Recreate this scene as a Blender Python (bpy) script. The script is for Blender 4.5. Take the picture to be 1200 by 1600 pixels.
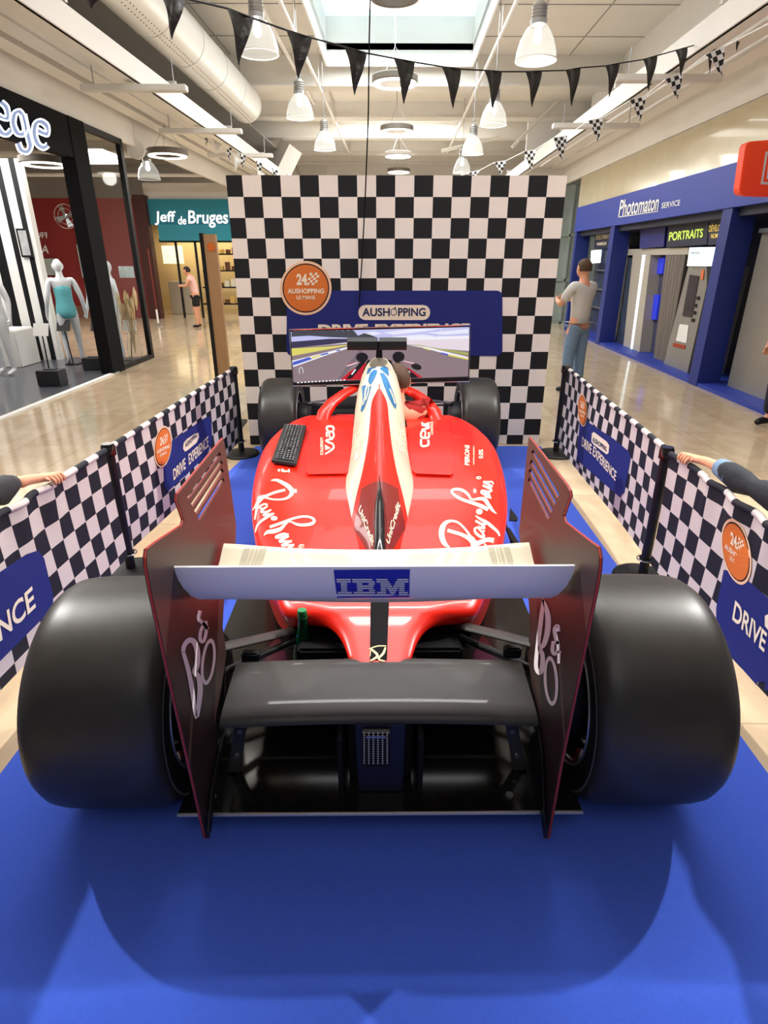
import bpy, bmesh, math, random
from mathutils import Vector, Matrix
from mathutils.bvhtree import BVHTree
from mathutils.geometry import tessellate_polygon
random.seed(7)
S = bpy.context.scene
for o in list(bpy.data.objects): bpy.data.objects.remove(o)
PI = math.pi

# ---------------------------------------------------------------- camera, world, light, exposure
F = 920.0; CH = 1.65; PITCH = math.atan(395/920.0); YAW = math.atan(8/1001.0)
cy_, sy_ = math.cos(YAW), math.sin(YAW); cp, sp = math.cos(PITCH), math.sin(PITCH)
CO = Vector((0, 0, CH))
RIGHT = Vector((cy_, -sy_, 0)); FWD = Vector((sy_*cp, cy_*cp, -sp)); UP = RIGHT.cross(FWD)
cam = bpy.data.cameras.new('camera'); camo = bpy.data.objects.new('camera', cam); S.collection.objects.link(camo)
cam.sensor_fit = 'VERTICAL'; cam.sensor_height = 24; cam.sensor_width = 18; cam.lens = F/1600*24
cam.clip_start = 0.02; cam.clip_end = 200
camo.matrix_world = Matrix((( RIGHT.x, UP.x, -FWD.x, 0), (RIGHT.y, UP.y, -FWD.y, 0), (RIGHT.z, UP.z, -FWD.z, CH), (0, 0, 0, 1)))
S.camera = camo
S.view_settings.view_transform = 'Standard'; S.view_settings.look = 'None'
S.view_settings.gamma = 1; S.view_settings.exposure = 0.0; S.view_settings.use_curve_mapping = False
W = bpy.data.worlds.new('world'); S.world = W; W.use_nodes = True
W.node_tree.nodes['Background'].inputs[0].default_value = (0.95, 0.97, 1.0, 1)
W.node_tree.nodes['Background'].inputs[1].default_value = 0.16

MS = 0.03                                   # the mall runs a touch to the right of the car's axis
def M(x, y, z=0.0):
    return Vector((x + MS*y, y - MS*x*0, z))
def light(name, kind, loc, energy, color=(1, 1, 1), size=0.2, sizey=None, target=None, angle=None):
    l = bpy.data.lights.new(name, kind); l.energy = energy; l.color = color
    if kind == 'AREA':
        l.size = size
        if sizey: l.shape = 'RECTANGLE'; l.size_y = sizey
    elif kind in ('POINT', 'SPOT'):
        l.shadow_soft_size = size
        if kind == 'SPOT': l.spot_size = angle or 2.4; l.spot_blend = 0.6
    o = bpy.data.objects.new(name, l); S.collection.objects.link(o); o.location = loc
    d = (Vector(target) - Vector(loc)) if target else Vector((0, 0, -1))
    o.rotation_euler = d.to_track_quat('-Z', 'Y').to_euler()
    return o
# lamps in the soffits on both sides of the car, the skylights along the ceiling, and added fills
light('soffit_lamp_light', 'SPOT', (-3.85, 3.6, 3.74), 900, (1, .97, .93), .05, target=(-.9, 1.0, 0), angle=1.9)
light('soffit_lamp_light', 'SPOT', (3.85, 3.6, 3.74), 900, (1, .97, .93), .05, target=(.9, 1.0, 0), angle=1.9)
light('wide_fill_light', 'AREA', (0, 3.6, 3.9), 230, (1, .97, .93), 7.7, .12, target=(0, 1.6, 0))  # wide fill added to soften the outer half-shadows of the car
light('skylight_and_fill_light', 'AREA', M(0, 5.4, 5.17), 90, (.93, .97, 1), 2.4, 4.2)
light('skylight_and_fill_light', 'AREA', M(0, 11.2, 5.15), 260, (.93, .97, 1), 2.6, 4.2)
light('skylight_and_fill_light', 'AREA', M(0, 17.1, 4.9), 300, (.96, .98, 1), 2.4, 1.6)
light('skylight_and_fill_light', 'AREA', M(0, -2.0, 4.6), 45, (.95, .97, 1), 2.4, 3.2)  # fill added behind the camera for the car's rear, no skylight there
light('shop_light', 'AREA', M(-6.6, 9.3, 3.1), 150, (1, .98, .95), 2.5, 3)
light('shop_light', 'AREA', M(-7, 14.2, 3.6), 160, (1, .98, .95), 2.5, 2)
light('shop_light', 'AREA', M(-6.2, 20.6, 2.6), 60, (1, .85, .6), 2.5, 1.5)
for x_ in (-1.5, 1.42):
    for y_ in (2.0, 4.6, 7.4, 10.5, 13.0, 15.6, 18.5): light('bell_lamp_light', 'POINT', M(x_, y_, 3.45), 24 if y_ > 6 else 7, (1, .95, .87), .09)
for y_ in (10.7, 14.3, 17.5, 20.6): light('ring_lamp_light', 'POINT', M(0, y_, 3.95), 22, (1, .95, .87), .2)

# ---------------------------------------------------------------- pixel helpers
def ray(px, py):
    return (RIGHT*(px-600)/F - UP*(py-800)/F + FWD)
def at(px, py, Y):            # point on the plane y = Y
    r = ray(px, py); return CO + r*(Y/r.y)
def atz(px, py, z):           # point on the plane z
    r = ray(px, py); return CO + r*((z-CH)/r.z)
def atx(px, py, x):           # plane x
    r = ray(px, py); return CO + r*(x/r.x)
def atd(px, py, d):           # given camera depth
    return CO + ray(px, py)*d
def atm(px, py, xp):          # plane along the mall  x - MS*y = xp
    r = ray(px, py); return CO + r*(xp/(r.x - MS*r.y))

# ---------------------------------------------------------------- materials
def mat(name, col, rough=.5, metal=0, coat=0, emit=None, es=1, trans=0, spec=None, ior=1.45, noise=0, nscale=20, bump=0, bscale=60, sheen=0):
    m = bpy.data.materials.new(name); m.use_nodes = True
    nt = m.node_tree; b = nt.nodes['Principled BSDF']
    c = (*col, 1) if len(col) == 3 else col
    b.inputs['Base Color'].default_value = c
    b.inputs['Roughness'].default_value = rough; b.inputs['Metallic'].default_value = metal
    b.inputs['Coat Weight'].default_value = coat; b.inputs['Coat Roughness'].default_value = .04
    b.inputs['Transmission Weight'].default_value = trans; b.inputs['IOR'].default_value = ior
    if spec is not None: b.inputs['Specular IOR Level'].default_value = spec
    if sheen: b.inputs['Sheen Weight'].default_value = sheen
    if emit:
        b.inputs['Emission Color'].default_value = (*emit, 1); b.inputs['Emission Strength'].default_value = es
    if noise or bump:
        tc = nt.nodes.new('ShaderNodeTexCoord'); n = nt.nodes.new('ShaderNodeTexNoise')
        n.inputs['Scale'].default_value = nscale; n.inputs['Detail'].default_value = 5
        nt.links.new(tc.outputs['Object'], n.inputs['Vector'])
        if noise:
            mx = nt.nodes.new('ShaderNodeMix'); mx.data_type = 'RGBA'
            mx.inputs[6].default_value = tuple(max(0, v*(1-noise)) for v in c[:3])+(1,)
            mx.inputs[7].default_value = tuple(min(1, v*(1+noise)) for v in c[:3])+(1,)
            nt.links.new(n.outputs['Fac'], mx.inputs[0]); nt.links.new(mx.outputs[2], b.inputs['Base Color'])
        if bump:
            n2 = nt.nodes.new('ShaderNodeTexNoise'); n2.inputs['Scale'].default_value = bscale
            nt.links.new(tc.outputs['Object'], n2.inputs['Vector'])
            bp = nt.nodes.new('ShaderNodeBump'); bp.inputs['Strength'].default_value = bump; bp.inputs['Distance'].default_value = .01
            nt.links.new(n2.outputs['Fac'], bp.inputs['Height']); nt.links.new(bp.outputs[0], b.inputs['Normal'])
    return m
def hexc(h):
    v = [int(h[i:i+2], 16)/255 for i in (0, 2, 4)]
    return tuple(x/12.92 if x <= .04045 else ((x+.055)/1.055)**2.4 for x in v)
def checker_mat(name, c1, c2, rough=.75):
    m = mat(name, c1, rough, bump=.15, bscale=260); nt = m.node_tree; b = nt.nodes['Principled BSDF']
    uv = nt.nodes.new('ShaderNodeUVMap'); mp = nt.nodes.new('ShaderNodeMapping'); mp.inputs['Location'].default_value = (100, 100, .5)
    ck = nt.nodes.new('ShaderNodeTexChecker'); ck.inputs['Scale'].default_value = 1
    ck.inputs['Color1'].default_value = (*c1, 1); ck.inputs['Color2'].default_value = (*c2, 1)
    nt.links.new(uv.outputs[0], mp.inputs[0]); nt.links.new(mp.outputs[0], ck.inputs[0]); nt.links.new(ck.outputs[0], b.inputs['Base Color'])
    return m
def carbon_mat(name, c1, c2, scale=260, rough=.35, coat=.6):
    m = mat(name, c1, rough, coat=coat); nt = m.node_tree; b = nt.nodes['Principled BSDF']
    tc = nt.nodes.new('ShaderNodeTexCoord'); mp = nt.nodes.new('ShaderNodeMapping')
    mp.inputs['Rotation'].default_value = (0.6, .5, math.radians(45)); mp.inputs['Scale'].default_value = (1, 1, 1)
    wv = nt.nodes.new('ShaderNodeTexWave'); wv.inputs['Scale'].default_value = scale/6
    mx = nt.nodes.new('ShaderNodeMix'); mx.data_type = 'RGBA'
    mx.inputs[6].default_value = (*c1, 1); mx.inputs[7].default_value = (*c2, 1)
    nt.links.new(tc.outputs['Object'], mp.inputs[0]); nt.links.new(mp.outputs[0], wv.inputs[0])
    nt.links.new(wv.outputs['Fac'], mx.inputs[0]); nt.links.new(mx.outputs[2], b.inputs['Base Color'])
    return m
BLK = (.006, .006, .007)
MT = dict(
    red=mat('red_paint', hexc('dd1f0e'), .30, coat=.2, spec=.35), darkred=mat('dark_red_paint', hexc('7a0d0a'), .3, coat=.6),
    cream=mat('cream_paint', hexc('e2d8bd'), .35, coat=.3), pinkcream=mat('white_band_paint', hexc('e3c4ae'), .3, coat=.3),
    white=mat('white_print', (.86, .86, .84), .5), creamprint=mat('cream_print', hexc('efe2c8'), .5),
    wingwhite=mat('wing_white', hexc('f8f8f8'), .42, coat=.25),
    greystripe=mat('grey_stripe', hexc('bdb59d'), .5), ibm=mat('blue_decal', hexc('2a2fae'), .4),
    sky=mat('light_blue_paint', hexc('2470a8'), .4, coat=.1),
    black=mat('gloss_black', BLK, .12, coat=.5), satin=mat('satin_black', (.008, .008, .009), .45, spec=.35), matte=mat('matte_black', (.008, .008, .009), .85, spec=.15),
    gloss=mat('gloss_floor_black', (.008, .007, .006), .14, spec=.5),
    tyre=mat('tyre_rubber', (.026, .024, .021), .40, noise=.25, nscale=14, bump=.03, bscale=300),
    wall=mat('tyre_sidewall', (.012, .012, .012), .5), ring=mat('rim_ring', (.35, .35, .36), .3, metal=.6),
    carbon=carbon_mat('carbon_weave', (.008, .007, .006), (.040, .034, .031), 480, .5, .08),
    endp=carbon_mat('endplate_carbon_reflected_red', (.016, .007, .006), (.05, .024, .02), 480, .5, .05),  # red tint paints in the body's reflection on the carbon
    navy=mat('dark_navy', (.002, .003, .016), .5), edge=mat('edge_red', hexc('a8322a'), .5), gold=mat('gold_print', hexc('f5e3a0'), .4),
    carpet=mat('blue_carpet', hexc('4268e4'), .95, noise=.08, nscale=90, bump=.5, bscale=700, spec=.1, sheen=.2),
    chrome=mat('chrome', (.7, .7, .7), .15, metal=1), steel=mat('steel', (.35, .36, .37), .35, metal=.9),
    wp=mat('white_wall_paint', hexc('ece9e4'), .8, noise=.03, nscale=2), ceil=mat('white_ceiling_paint', hexc('e6e2da'), .85, noise=.05, nscale=1.5),
    beam=mat('beam_paint', hexc('dedad2'), .7, noise=.06, nscale=3), duct=mat('duct_metal', hexc('dcdad4'), .42, metal=.25, noise=.05, nscale=5),
    dblue=mat('banner_blue', hexc('16226e'), .75), sblue=mat('shop_blue', hexc('2b3fa0'), .5), orange=mat('orange_print', hexc('d5702a'), .7),
    glass=mat('clear_glass', (.95, .97, .97), .02, trans=1, ior=1.12, spec=.5),
    lampglass=mat('lamp_glass', (.93, .95, .95), .12, trans=.95, ior=1.12, emit=(1, .98, .93), es=.06),
    lamp=mat('lamp_glow', (1, 1, 1), .5, emit=(1, .96, .88), es=5), tubeglow=mat('ring_glow', (1, 1, 1), .5, emit=(1, .95, .84), es=4),
    skyglow=mat('skylight_glow', (.6, .8, .9), .5, emit=(.5, .78, .9), es=.9),
    lampmetal=mat('lamp_metal', (.45, .45, .44), .35, metal=.8), shopfloor=mat('shop_floor', hexc('4a4c52'), .3, coat=.3),
    skin=mat('skin', hexc('d99b7b'), .55), hair=mat('brown_hair', hexc('4a3423'), .7, bump=.5, bscale=90), mann=mat('mannequin_white', hexc('e9ecee'), .35, coat=.3),
    green=mat('bottle_glass', (.0, .06, .022), .08, coat=.6, trans=.4, ior=1.45), cap=mat('bottle_cap', hexc('0d7a45'), .4),
    key=mat('keyboard_black', (.02, .021, .022), .5), keyc=mat('key_black', (.035, .036, .038), .45),
    ck=checker_mat('checker_cloth', hexc('cdc3c0'), (.006, .007, .014)), ckf=checker_mat('checker_fabric_wall', hexc('efe4d8'), (.005, .005, .006)),
    wood=mat('tan_board', hexc('b08a62'), .6, noise=.1), denim=mat('denim', hexc('6d86a3'), .8, noise=.2, nscale=30),
)
# floor : polished stone tiles
def floor_material():
    m = mat('polished_stone_floor', hexc('c9b79c'), .10, spec=.5); nt = m.node_tree; b = nt.nodes['Principled BSDF']
    tc = nt.nodes.new('ShaderNodeTexCoord'); br = nt.nodes.new('ShaderNodeTexBrick')
    mp = nt.nodes.new('ShaderNodeMapping'); mp.inputs['Rotation'].default_value = (0, 0, PI/2+MS)
    br.inputs['Scale'].default_value = 1; br.inputs['Brick Width'].default_value = 1.2; br.inputs['Row Height'].default_value = .6
    br.inputs['Mortar Size'].default_value = .004; br.inputs['Color1'].default_value = (*hexc('cdb99c'), 1); br.inputs['Color2'].default_value = (*hexc('c2ab8c'), 1)
    br.inputs['Mortar'].default_value = (*hexc('a89478'), 1)
    no = nt.nodes.new('ShaderNodeTexNoise'); no.inputs['Scale'].default_value = 3; no.inputs['Detail'].default_value = 8
    st = nt.nodes.new('ShaderNodeMapping'); st.inputs['Scale'].default_value = (2.2, 1.2, 1)
    rp = nt.nodes.new('ShaderNodeValToRGB'); rp.color_ramp.elements[0].color = (.86, .84, .82, 1); rp.color_ramp.elements[1].color = (1.04, 1.04, 1.04, 1)
    rp.color_ramp.elements[0].position = .35; rp.color_ramp.elements[1].position = .65
    mx = nt.nodes.new('ShaderNodeMix'); mx.data_type = 'RGBA'; mx.blend_type = 'MULTIPLY'; mx.inputs[0].default_value = .8
    nt.links.new(tc.outputs['Object'], mp.inputs[0]); nt.links.new(mp.outputs[0], br.inputs['Vector'])
    nt.links.new(tc.outputs['Object'], st.inputs[0]); nt.links.new(st.outputs[0], no.inputs['Vector']); nt.links.new(no.outputs['Fac'], rp.inputs[0])
    nt.links.new(br.outputs['Color'], mx.inputs[6]); nt.links.new(rp.outputs[0], mx.inputs[7]); nt.links.new(mx.outputs[2], b.inputs['Base Color'])
    return m
MT['floor'] = floor_material()

# ---------------------------------------------------------------- mesh helpers
OFF = {}
def tag(o, label, cat=None, group=None, kind=None):
    if label: o['label'] = label
    if cat: o['category'] = cat
    if group: o['group'] = group
    if kind: o['kind'] = kind
    return o
def thing(name, loc, label, cat, group=None):
    o = bpy.data.objects.new(name, None); S.collection.objects.link(o); o.location = loc; o.empty_display_size = .1
    OFF[o] = Vector(loc); tag(o, label, cat, group); return o
class MB:
    def __init__(s): s.v = []; s.f = []; s.m = []; s.uv = {}; s.mi = 0
    def add(s, vs, fs):
        n = len(s.v); s.v += [Vector(v) for v in vs]
        for f in fs: s.f.append(tuple(i+n for i in f)); s.m.append(s.mi)
        return s
    def box(s, a, b, fr=None):
        (x0, y0, z0), (x1, y1, z1) = a, b
        vs = [(x, y, z) for z in (z0, z1) for x, y in ((x0, y0), (x1, y0), (x1, y1), (x0, y1))]
        if fr: vs = [fr(*v) for v in vs]
        return s.add(vs, [(3, 2, 1, 0), (4, 5, 6, 7), (0, 1, 5, 4), (1, 2, 6, 5), (2, 3, 7, 6), (3, 0, 4, 7)])
    def tube(s, pts, rad, n=10, cap=True, flat=1.0):
        pts = [Vector(p) for p in pts]; rs = rad if isinstance(rad, (list, tuple)) else [rad]*len(pts)
        vs = []; fs = []; prev = None
        for i, p in enumerate(pts):
            t = (pts[min(i+1, len(pts)-1)] - pts[max(i-1, 0)]).normalized()
            if prev is None:
                a = Vector((0, 0, 1)) if abs(t.z) < .9 else Vector((1, 0, 0)); u = t.cross(a).normalized()
            else: u = (prev - t*prev.dot(t)).normalized()
            prev = u; w = t.cross(u)
            for k in range(n):
                an = 2*PI*k/n; vs.append(p + (u*math.cos(an) + w*math.sin(an)*flat)*rs[i])
        for i in range(len(pts)-1):
            for k in range(n): fs.append((i*n+k, i*n+(k+1) % n, (i+1)*n+(k+1) % n, (i+1)*n+k))
        if cap: fs.append(tuple(range(n))[::-1]); fs.append(tuple((len(pts)-1)*n+k for k in range(n)))
        return s.add(vs, fs)
    def lathe(s, prof, c=(0, 0, 0), axis='z', n=32, closed=False):
        c = Vector(c); vs = []; fs = []; m = len(prof)
        for k in range(n):
            a = 2*PI*k/n; ca, sa = math.cos(a), math.sin(a)
            for r, h in prof:
                v = {'z': (r*ca, r*sa, h), 'x': (h, r*ca, r*sa), 'y': (r*sa, h, r*ca)}[axis]; vs.append(c+Vector(v))
        for k in range(n):
            k2 = (k+1) % n
            for i in range(m-1 if not closed else m):
                j = (i+1) % m; fs.append((k*m+i, k2*m+i, k2*m+j, k*m+j))
        return s.add(vs, fs)
    def prism(s, pts, d, holes=()):
        pts = [Vector(p) for p in pts]; loops = [pts]+[[Vector(q) for q in h] for h in holes]; d = Vector(d)
        tris = tessellate_polygon(loops); allp = [p for l in loops for p in l]; n = len(allp)
        fs = [tuple(t) for t in tris]+[tuple(i+n for i in t[::-1]) for t in tris]; st = 0
        for l in loops:
            k = len(l)
            for i in range(k): fs.append((st+i, st+(i+1) % k, st+(i+1) % k+n, st+i+n))
            st += k
        return s.add(allp+[p+d for p in allp], fs)
    def grid(s, fn, nu, nv, uvfn=None, closeu=False):
        vs = [fn(i/nu, j/nv) for j in range(nv+1) for i in range(nu+1)]; fs = []
        n0 = len(s.f)
        for j in range(nv):
            for i in range(nu):
                fs.append((j*(nu+1)+i, j*(nu+1)+i+1, (j+1)*(nu+1)+i+1, (j+1)*(nu+1)+i))
                if uvfn: s.uv[n0+len(fs)-1] = [uvfn(i/nu, j/nv), uvfn((i+1)/nu, j/nv), uvfn((i+1)/nu, (j+1)/nv), uvfn(i/nu, (j+1)/nv)]
        return s.add(vs, fs)
    def build(s, name, mats, parent=None, smooth=False, bevel=0, loc=None, angle=40):
        off = OFF[parent] if parent is not None else Vector((0, 0, 0))
        if parent is None and loc is not None: off = Vector(loc)
        me = bpy.data.meshes.new(name); me.from_pydata([v-off for v in s.v], [], s.f)
        for m in (mats if isinstance(mats, list) else [mats]): me.materials.append(MT[m] if isinstance(m, str) else m)
        for p, k in zip(me.polygons, s.m): p.material_index = k
        if s.uv:
            ul = me.uv_layers.new(name='UVMap')
            for p in me.polygons:
                if p.index in s.uv:
                    for li, c in zip(p.loop_indices, s.uv[p.index]): ul.data[li].uv = c
        bm = bmesh.new(); bm.from_mesh(me)
        bmesh.ops.recalc_face_normals(bm, faces=bm.faces)
        if bevel:
            bmesh.ops.remove_doubles(bm, verts=bm.verts, dist=1e-5)
            ed = [e for e in bm.edges if len(e.link_faces) == 2 and e.calc_face_angle(0) > .6]
            bmesh.ops.bevel(bm, geom=ed, offset=bevel, segments=2, affect='EDGES', clamp_overlap=True)
        bm.to_mesh(me); bm.free()
        if smooth:
            for p in me.polygons: p.use_smooth = True
            me.set_sharp_from_angle(angle=math.radians(angle))
        o = bpy.data.objects.new(name, me); S.collection.objects.link(o)
        OFF[o] = off
        if parent is not None: o.parent = parent
        else: o.location = off
        return o
def struct(name, mb, m, **k):
    o = mb.build(name, m, **k); o['kind'] = 'structure'; return o
def kids(o): return [c for c in bpy.data.objects if c.parent == o]
def copy_tree(o, parent=None):
    c = o.copy(); S.collection.objects.link(c); c.parent = parent; OFF[c] = OFF[o]
    for ch in kids(o): copy_tree(ch, c)
    return c
def surf(*objs):
    vs = []; fs = []
    for o in objs:
        n = len(vs); off = OFF[o]; vs += [v.co+off for v in o.data.vertices]; fs += [tuple(i+n for i in p.vertices) for p in o.data.polygons]
    t = BVHTree.FromPolygons(vs, fs)
    def hit(px, py):
        r = ray(px, py).normalized(); h = t.ray_cast(CO, r)
        if h[0] is None: return None
        n = h[1] if h[1].dot(r) < 0 else -h[1]
        return h[0], n
    return hit
def plane(p, n):
    p = Vector(p); n = Vector(n).normalized()
    def hit(px, py):
        r = ray(px, py); t = (p-CO).dot(n)/r.dot(n); nn = n if n.dot(r) < 0 else -n
        return CO+r*t, nn
    return hit
_font = {}
def text2d(body, bold=0.0):
    k = (body, bold)
    if k in _font: return _font[k]
    c = bpy.data.curves.new('t', 'FONT'); c.body = body; c.size = 1; c.offset = bold; c.resolution_u = 4
    o = bpy.data.objects.new('t', c); S.collection.objects.link(o); bpy.context.view_layer.update()
    me = bpy.data.meshes.new_from_object(o.evaluated_get(bpy.context.evaluated_depsgraph_get()))
    vs = [(v.co.x, v.co.y) for v in me.vertices]; fs = [tuple(p.vertices) for p in me.polygons]
    bpy.data.objects.remove(o); bpy.data.curves.remove(c); bpy.data.meshes.remove(me)
    xs = [v[0] for v in vs]; ys = [v[1] for v in vs]; w = max(xs)-min(xs); h = max(ys)-min(ys)
    vs = [((x-min(xs))/w, (y-min(ys))/h) for x, y in vs]
    _font[k] = (vs, fs); return _font[k]
def cut2d(vs, fs, step):
    bm = bmesh.new(); bv = [bm.verts.new((x, y, 0)) for x, y in vs]
    for f in fs:
        try: bm.faces.new([bv[i] for i in f])
        except ValueError: pass
    for ax in (0, 1):
        lo = min(v[ax] for v in vs); hi = max(v[ax] for v in vs); n = int((hi-lo)/step)
        for k in range(1, n+1):
            co = [0, 0, 0]; co[ax] = lo+(hi-lo)*k/(n+1); no = [0, 0, 0]; no[ax] = 1
            bmesh.ops.bisect_plane(bm, geom=bm.verts[:]+bm.edges[:]+bm.faces[:], plane_co=co, plane_no=no)
    bm.verts.index_update()
    r = [(v.co.x, v.co.y) for v in bm.verts], [tuple(v.index for v in f.verts) for f in bm.faces]
    bm.free(); return r
def put(mb, vs, fs, hit, eps=.0015, thick=0):
    P = []
    for x, y in vs:
        h = hit(x, y); P.append(None if h is None else (h[0]+h[1]*(eps+thick), h[0]-h[1]*.0))
    idx = {}; out = []
    def gi(i, k):
        if (i, k) not in idx: idx[(i, k)] = len(out); out.append(P[i][k])
        return idx[(i, k)]
    nf = []; ec = {}
    for f in fs:
        if any(P[i] is None for i in f): continue
        nf.append(tuple(gi(i, 0) for i in f))
        for a, b in zip(f, f[1:]+f[:1]): ec[(a, b)] = 1
    if thick:
        for a, b in ec:
            if (b, a) not in ec: nf.append((gi(a, 0), gi(b, 0), gi(b, 1), gi(a, 1)))
    mb.add(out, nf); return mb
def T(mb, body, O, X, Y, hit, eps=.0015, thick=0, bold=0.0, step=9):
    """writing: the lettering's box spans O, O+X, O+Y in photo pixels and is laid on the surface"""
    vs, fs = text2d(body, bold)
    vs = [(O[0]+X[0]*u+Y[0]*v, O[1]+X[1]*u+Y[1]*v) for u, v in vs]
    vs, fs = cut2d(vs, fs, step); return put(mb, vs, fs, hit, eps, thick)
def Pg(mb, pts, hit, eps=.0015, thick=0, step=8, holes=()):
    loops = [[Vector((x, y, 0)) for x, y in pts]]+[[Vector((x, y, 0)) for x, y in h] for h in holes]
    tr = tessellate_polygon(loops); vs = [(v.x, v.y) for l in loops for v in l]
    vs, fs = cut2d(vs, [tuple(t) for t in tr], step); return put(mb, vs, fs, hit, eps, thick)
def stroke(mb, pts, hit, eps=.002, f=None, sub=4, thick=0):
    """variable width pen stroke (x, y, w) smoothed with Catmull-Rom"""
    P = [tuple(p) for p in pts]; Q = []
    for i in range(len(P)-1):
        p0, p1, p2, p3 = P[max(i-1, 0)], P[i], P[i+1], P[min(i+2, len(P)-1)]
        for k in range(sub):
            t = k/sub; Q.append(tuple(.5*((2*b)+(-a+c)*t+(2*a-5*b+4*c-d)*t*t+(-a+3*b-3*c+d)*t**3) for a, b, c, d in zip(p0, p1, p2, p3)))
    Q.append(P[-1])
    if f: Q = [(*f(x, y), w*f.s) for x, y, w in Q]
    vs = []; fs = []
    for i, (x, y, w) in enumerate(Q):
        a = Q[max(i-1, 0)]; b = Q[min(i+1, len(Q)-1)]; dx, dy = b[0]-a[0], b[1]-a[1]; L = math.hypot(dx, dy) or 1
        nx, ny = -dy/L*w/2, dx/L*w/2; vs += [(x+nx, y+ny), (x-nx, y-ny)]
        if i: n = 2*i; fs.append((n-2, n-1, n+1, n))
    return put(mb, vs, fs, hit, eps, thick)
class Fr:
    def __init__(s, ox, oy, sc): s.ox, s.oy, s.s = ox, oy, sc
    def __call__(s, x, y): return s.ox+x*s.s, s.oy+y*s.s
def ell(cx, cy, rx, ry, n=28, rot=0):
    c, q = math.cos(rot), math.sin(rot)
    return [(cx+rx*math.cos(a)*c-ry*math.sin(a)*q, cy+rx*math.cos(a)*q+ry*math.sin(a)*c) for a in [2*PI*i/n for i in range(n)]]
def rrect(x0, y0, x1, y1, r, n=4):
    P = []
    for cx, cy, a0 in ((x1-r, y0+r, -PI/2), (x1-r, y1-r, 0), (x0+r, y1-r, PI/2), (x0+r, y0+r, PI)):
        for k in range(n+1): a = a0+PI/2*k/n; P.append((cx+r*math.cos(a), cy+r*math.sin(a)))
    return P
def interp(tab, d):
    if d <= tab[0][0]: return tab[0][1:]
    for a, b in zip(tab, tab[1:]):
        if d <= b[0]:
            t = (d-a[0])/(b[0]-a[0]); return tuple(p+(q-p)*t for p, q in zip(a[1:], b[1:]))
    return tab[-1][1:]
def smoothtab(tab, n=6):
    out = []
    for i in range(len(tab)-1):
        p0, p1, p2, p3 = tab[max(i-1, 0)], tab[i], tab[i+1], tab[min(i+2, len(tab)-1)]
        for k in range(n):
            t = k/n; row = []
            for c in range(len(p1)):
                a, b, cc, d = p0[c], p1[c], p2[c], p3[c]
                if c == 0: row.append(b+(cc-b)*t)
                else:
                    m1 = (cc-a)/max(p2[0]-p0[0], 1e-6)*(p2[0]-p1[0]); m2 = (d-b)/max(p3[0]-p1[0], 1e-6)*(p2[0]-p1[0])
                    row.append((2*t**3-3*t*t+1)*b+(t**3-2*t*t+t)*m1+(-2*t**3+3*t*t)*cc+(t**3-t*t)*m2)
            out.append(tuple(row))
    out.append(tab[-1]); return out
def skin_mesh(V, E, R, sub=1):
    me = bpy.data.meshes.new('s'); me.from_pydata([Vector(v) for v in V], E, [])
    o = bpy.data.objects.new('s', me); S.collection.objects.link(o)
    sk = o.modifiers.new('s', 'SKIN'); sk.use_smooth_shade = True
    for i, d in enumerate(me.skin_vertices[0].data):
        r = R[i]; d.radius = r if isinstance(r, tuple) else (r, r); d.use_root = (i == 0)
    sb = o.modifiers.new('b', 'SUBSURF'); sb.levels = sub
    bpy.context.view_layer.update()
    r = bpy.data.meshes.new_from_object(o.evaluated_get(bpy.context.evaluated_depsgraph_get()))
    vs = [v.co.copy() for v in r.vertices]; fs = [tuple(p.vertices) for p in r.polygons]
    bpy.data.objects.remove(o); bpy.data.meshes.remove(r)
    return vs, fs

# ================================================================ SETTING : floor, walls, ceiling
b = MB(); b.box((-16, -6, -.1), (16, 30, 0)); struct('floor', b, 'floor')
b = MB(); b.prism([atz(*p, 0).xy.to_3d() for p in ((358, 737), (400, 697.5), (845, 697.5), (890, 781), (1185, 1190))] + [(1.33, .3, 0), (1.33, -.6, 0), (-1.36, -.6, 0)], (0, 0, .004))
o = b.build('carpet', 'carpet'); tag(o, 'bright blue carpet laid under the racing car on the stone floor', 'carpet')

# ================================================================ RACING CAR
car = thing('racing_car', (0, 3.0, 0), 'red open-wheel racing car with white rear wing flap and huge rear slicks', 'racing car')
def section_loft(mb, tab, half, closed_ends=True):
    """tab rows: (D, ...) ; half(D,...) gives a list of (x, z, mi) from right-hand bottom over the top to the left-hand bottom"""
    rows = [half(*r) for r in tab]; n = len(rows[0]); base = len(mb.v)
    for r, t in zip(rows, tab):
        for x, z, _ in r: mb.v.append(Vector((x, t[0], z)))
    for i in range(len(rows)-1):
        for k in range(n-1):
            mb.f.append((base+i*n+k, base+i*n+k+1, base+(i+1)*n+k+1, base+(i+1)*n+k)); mb.m.append(rows[i][k][2])
    if closed_ends:
        mb.f.append(tuple(base+k for k in range(n))); mb.m.append(0)
        mb.f.append(tuple(base+(len(rows)-1)*n+k for k in range(n))[::-1]); mb.m.append(0)
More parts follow.
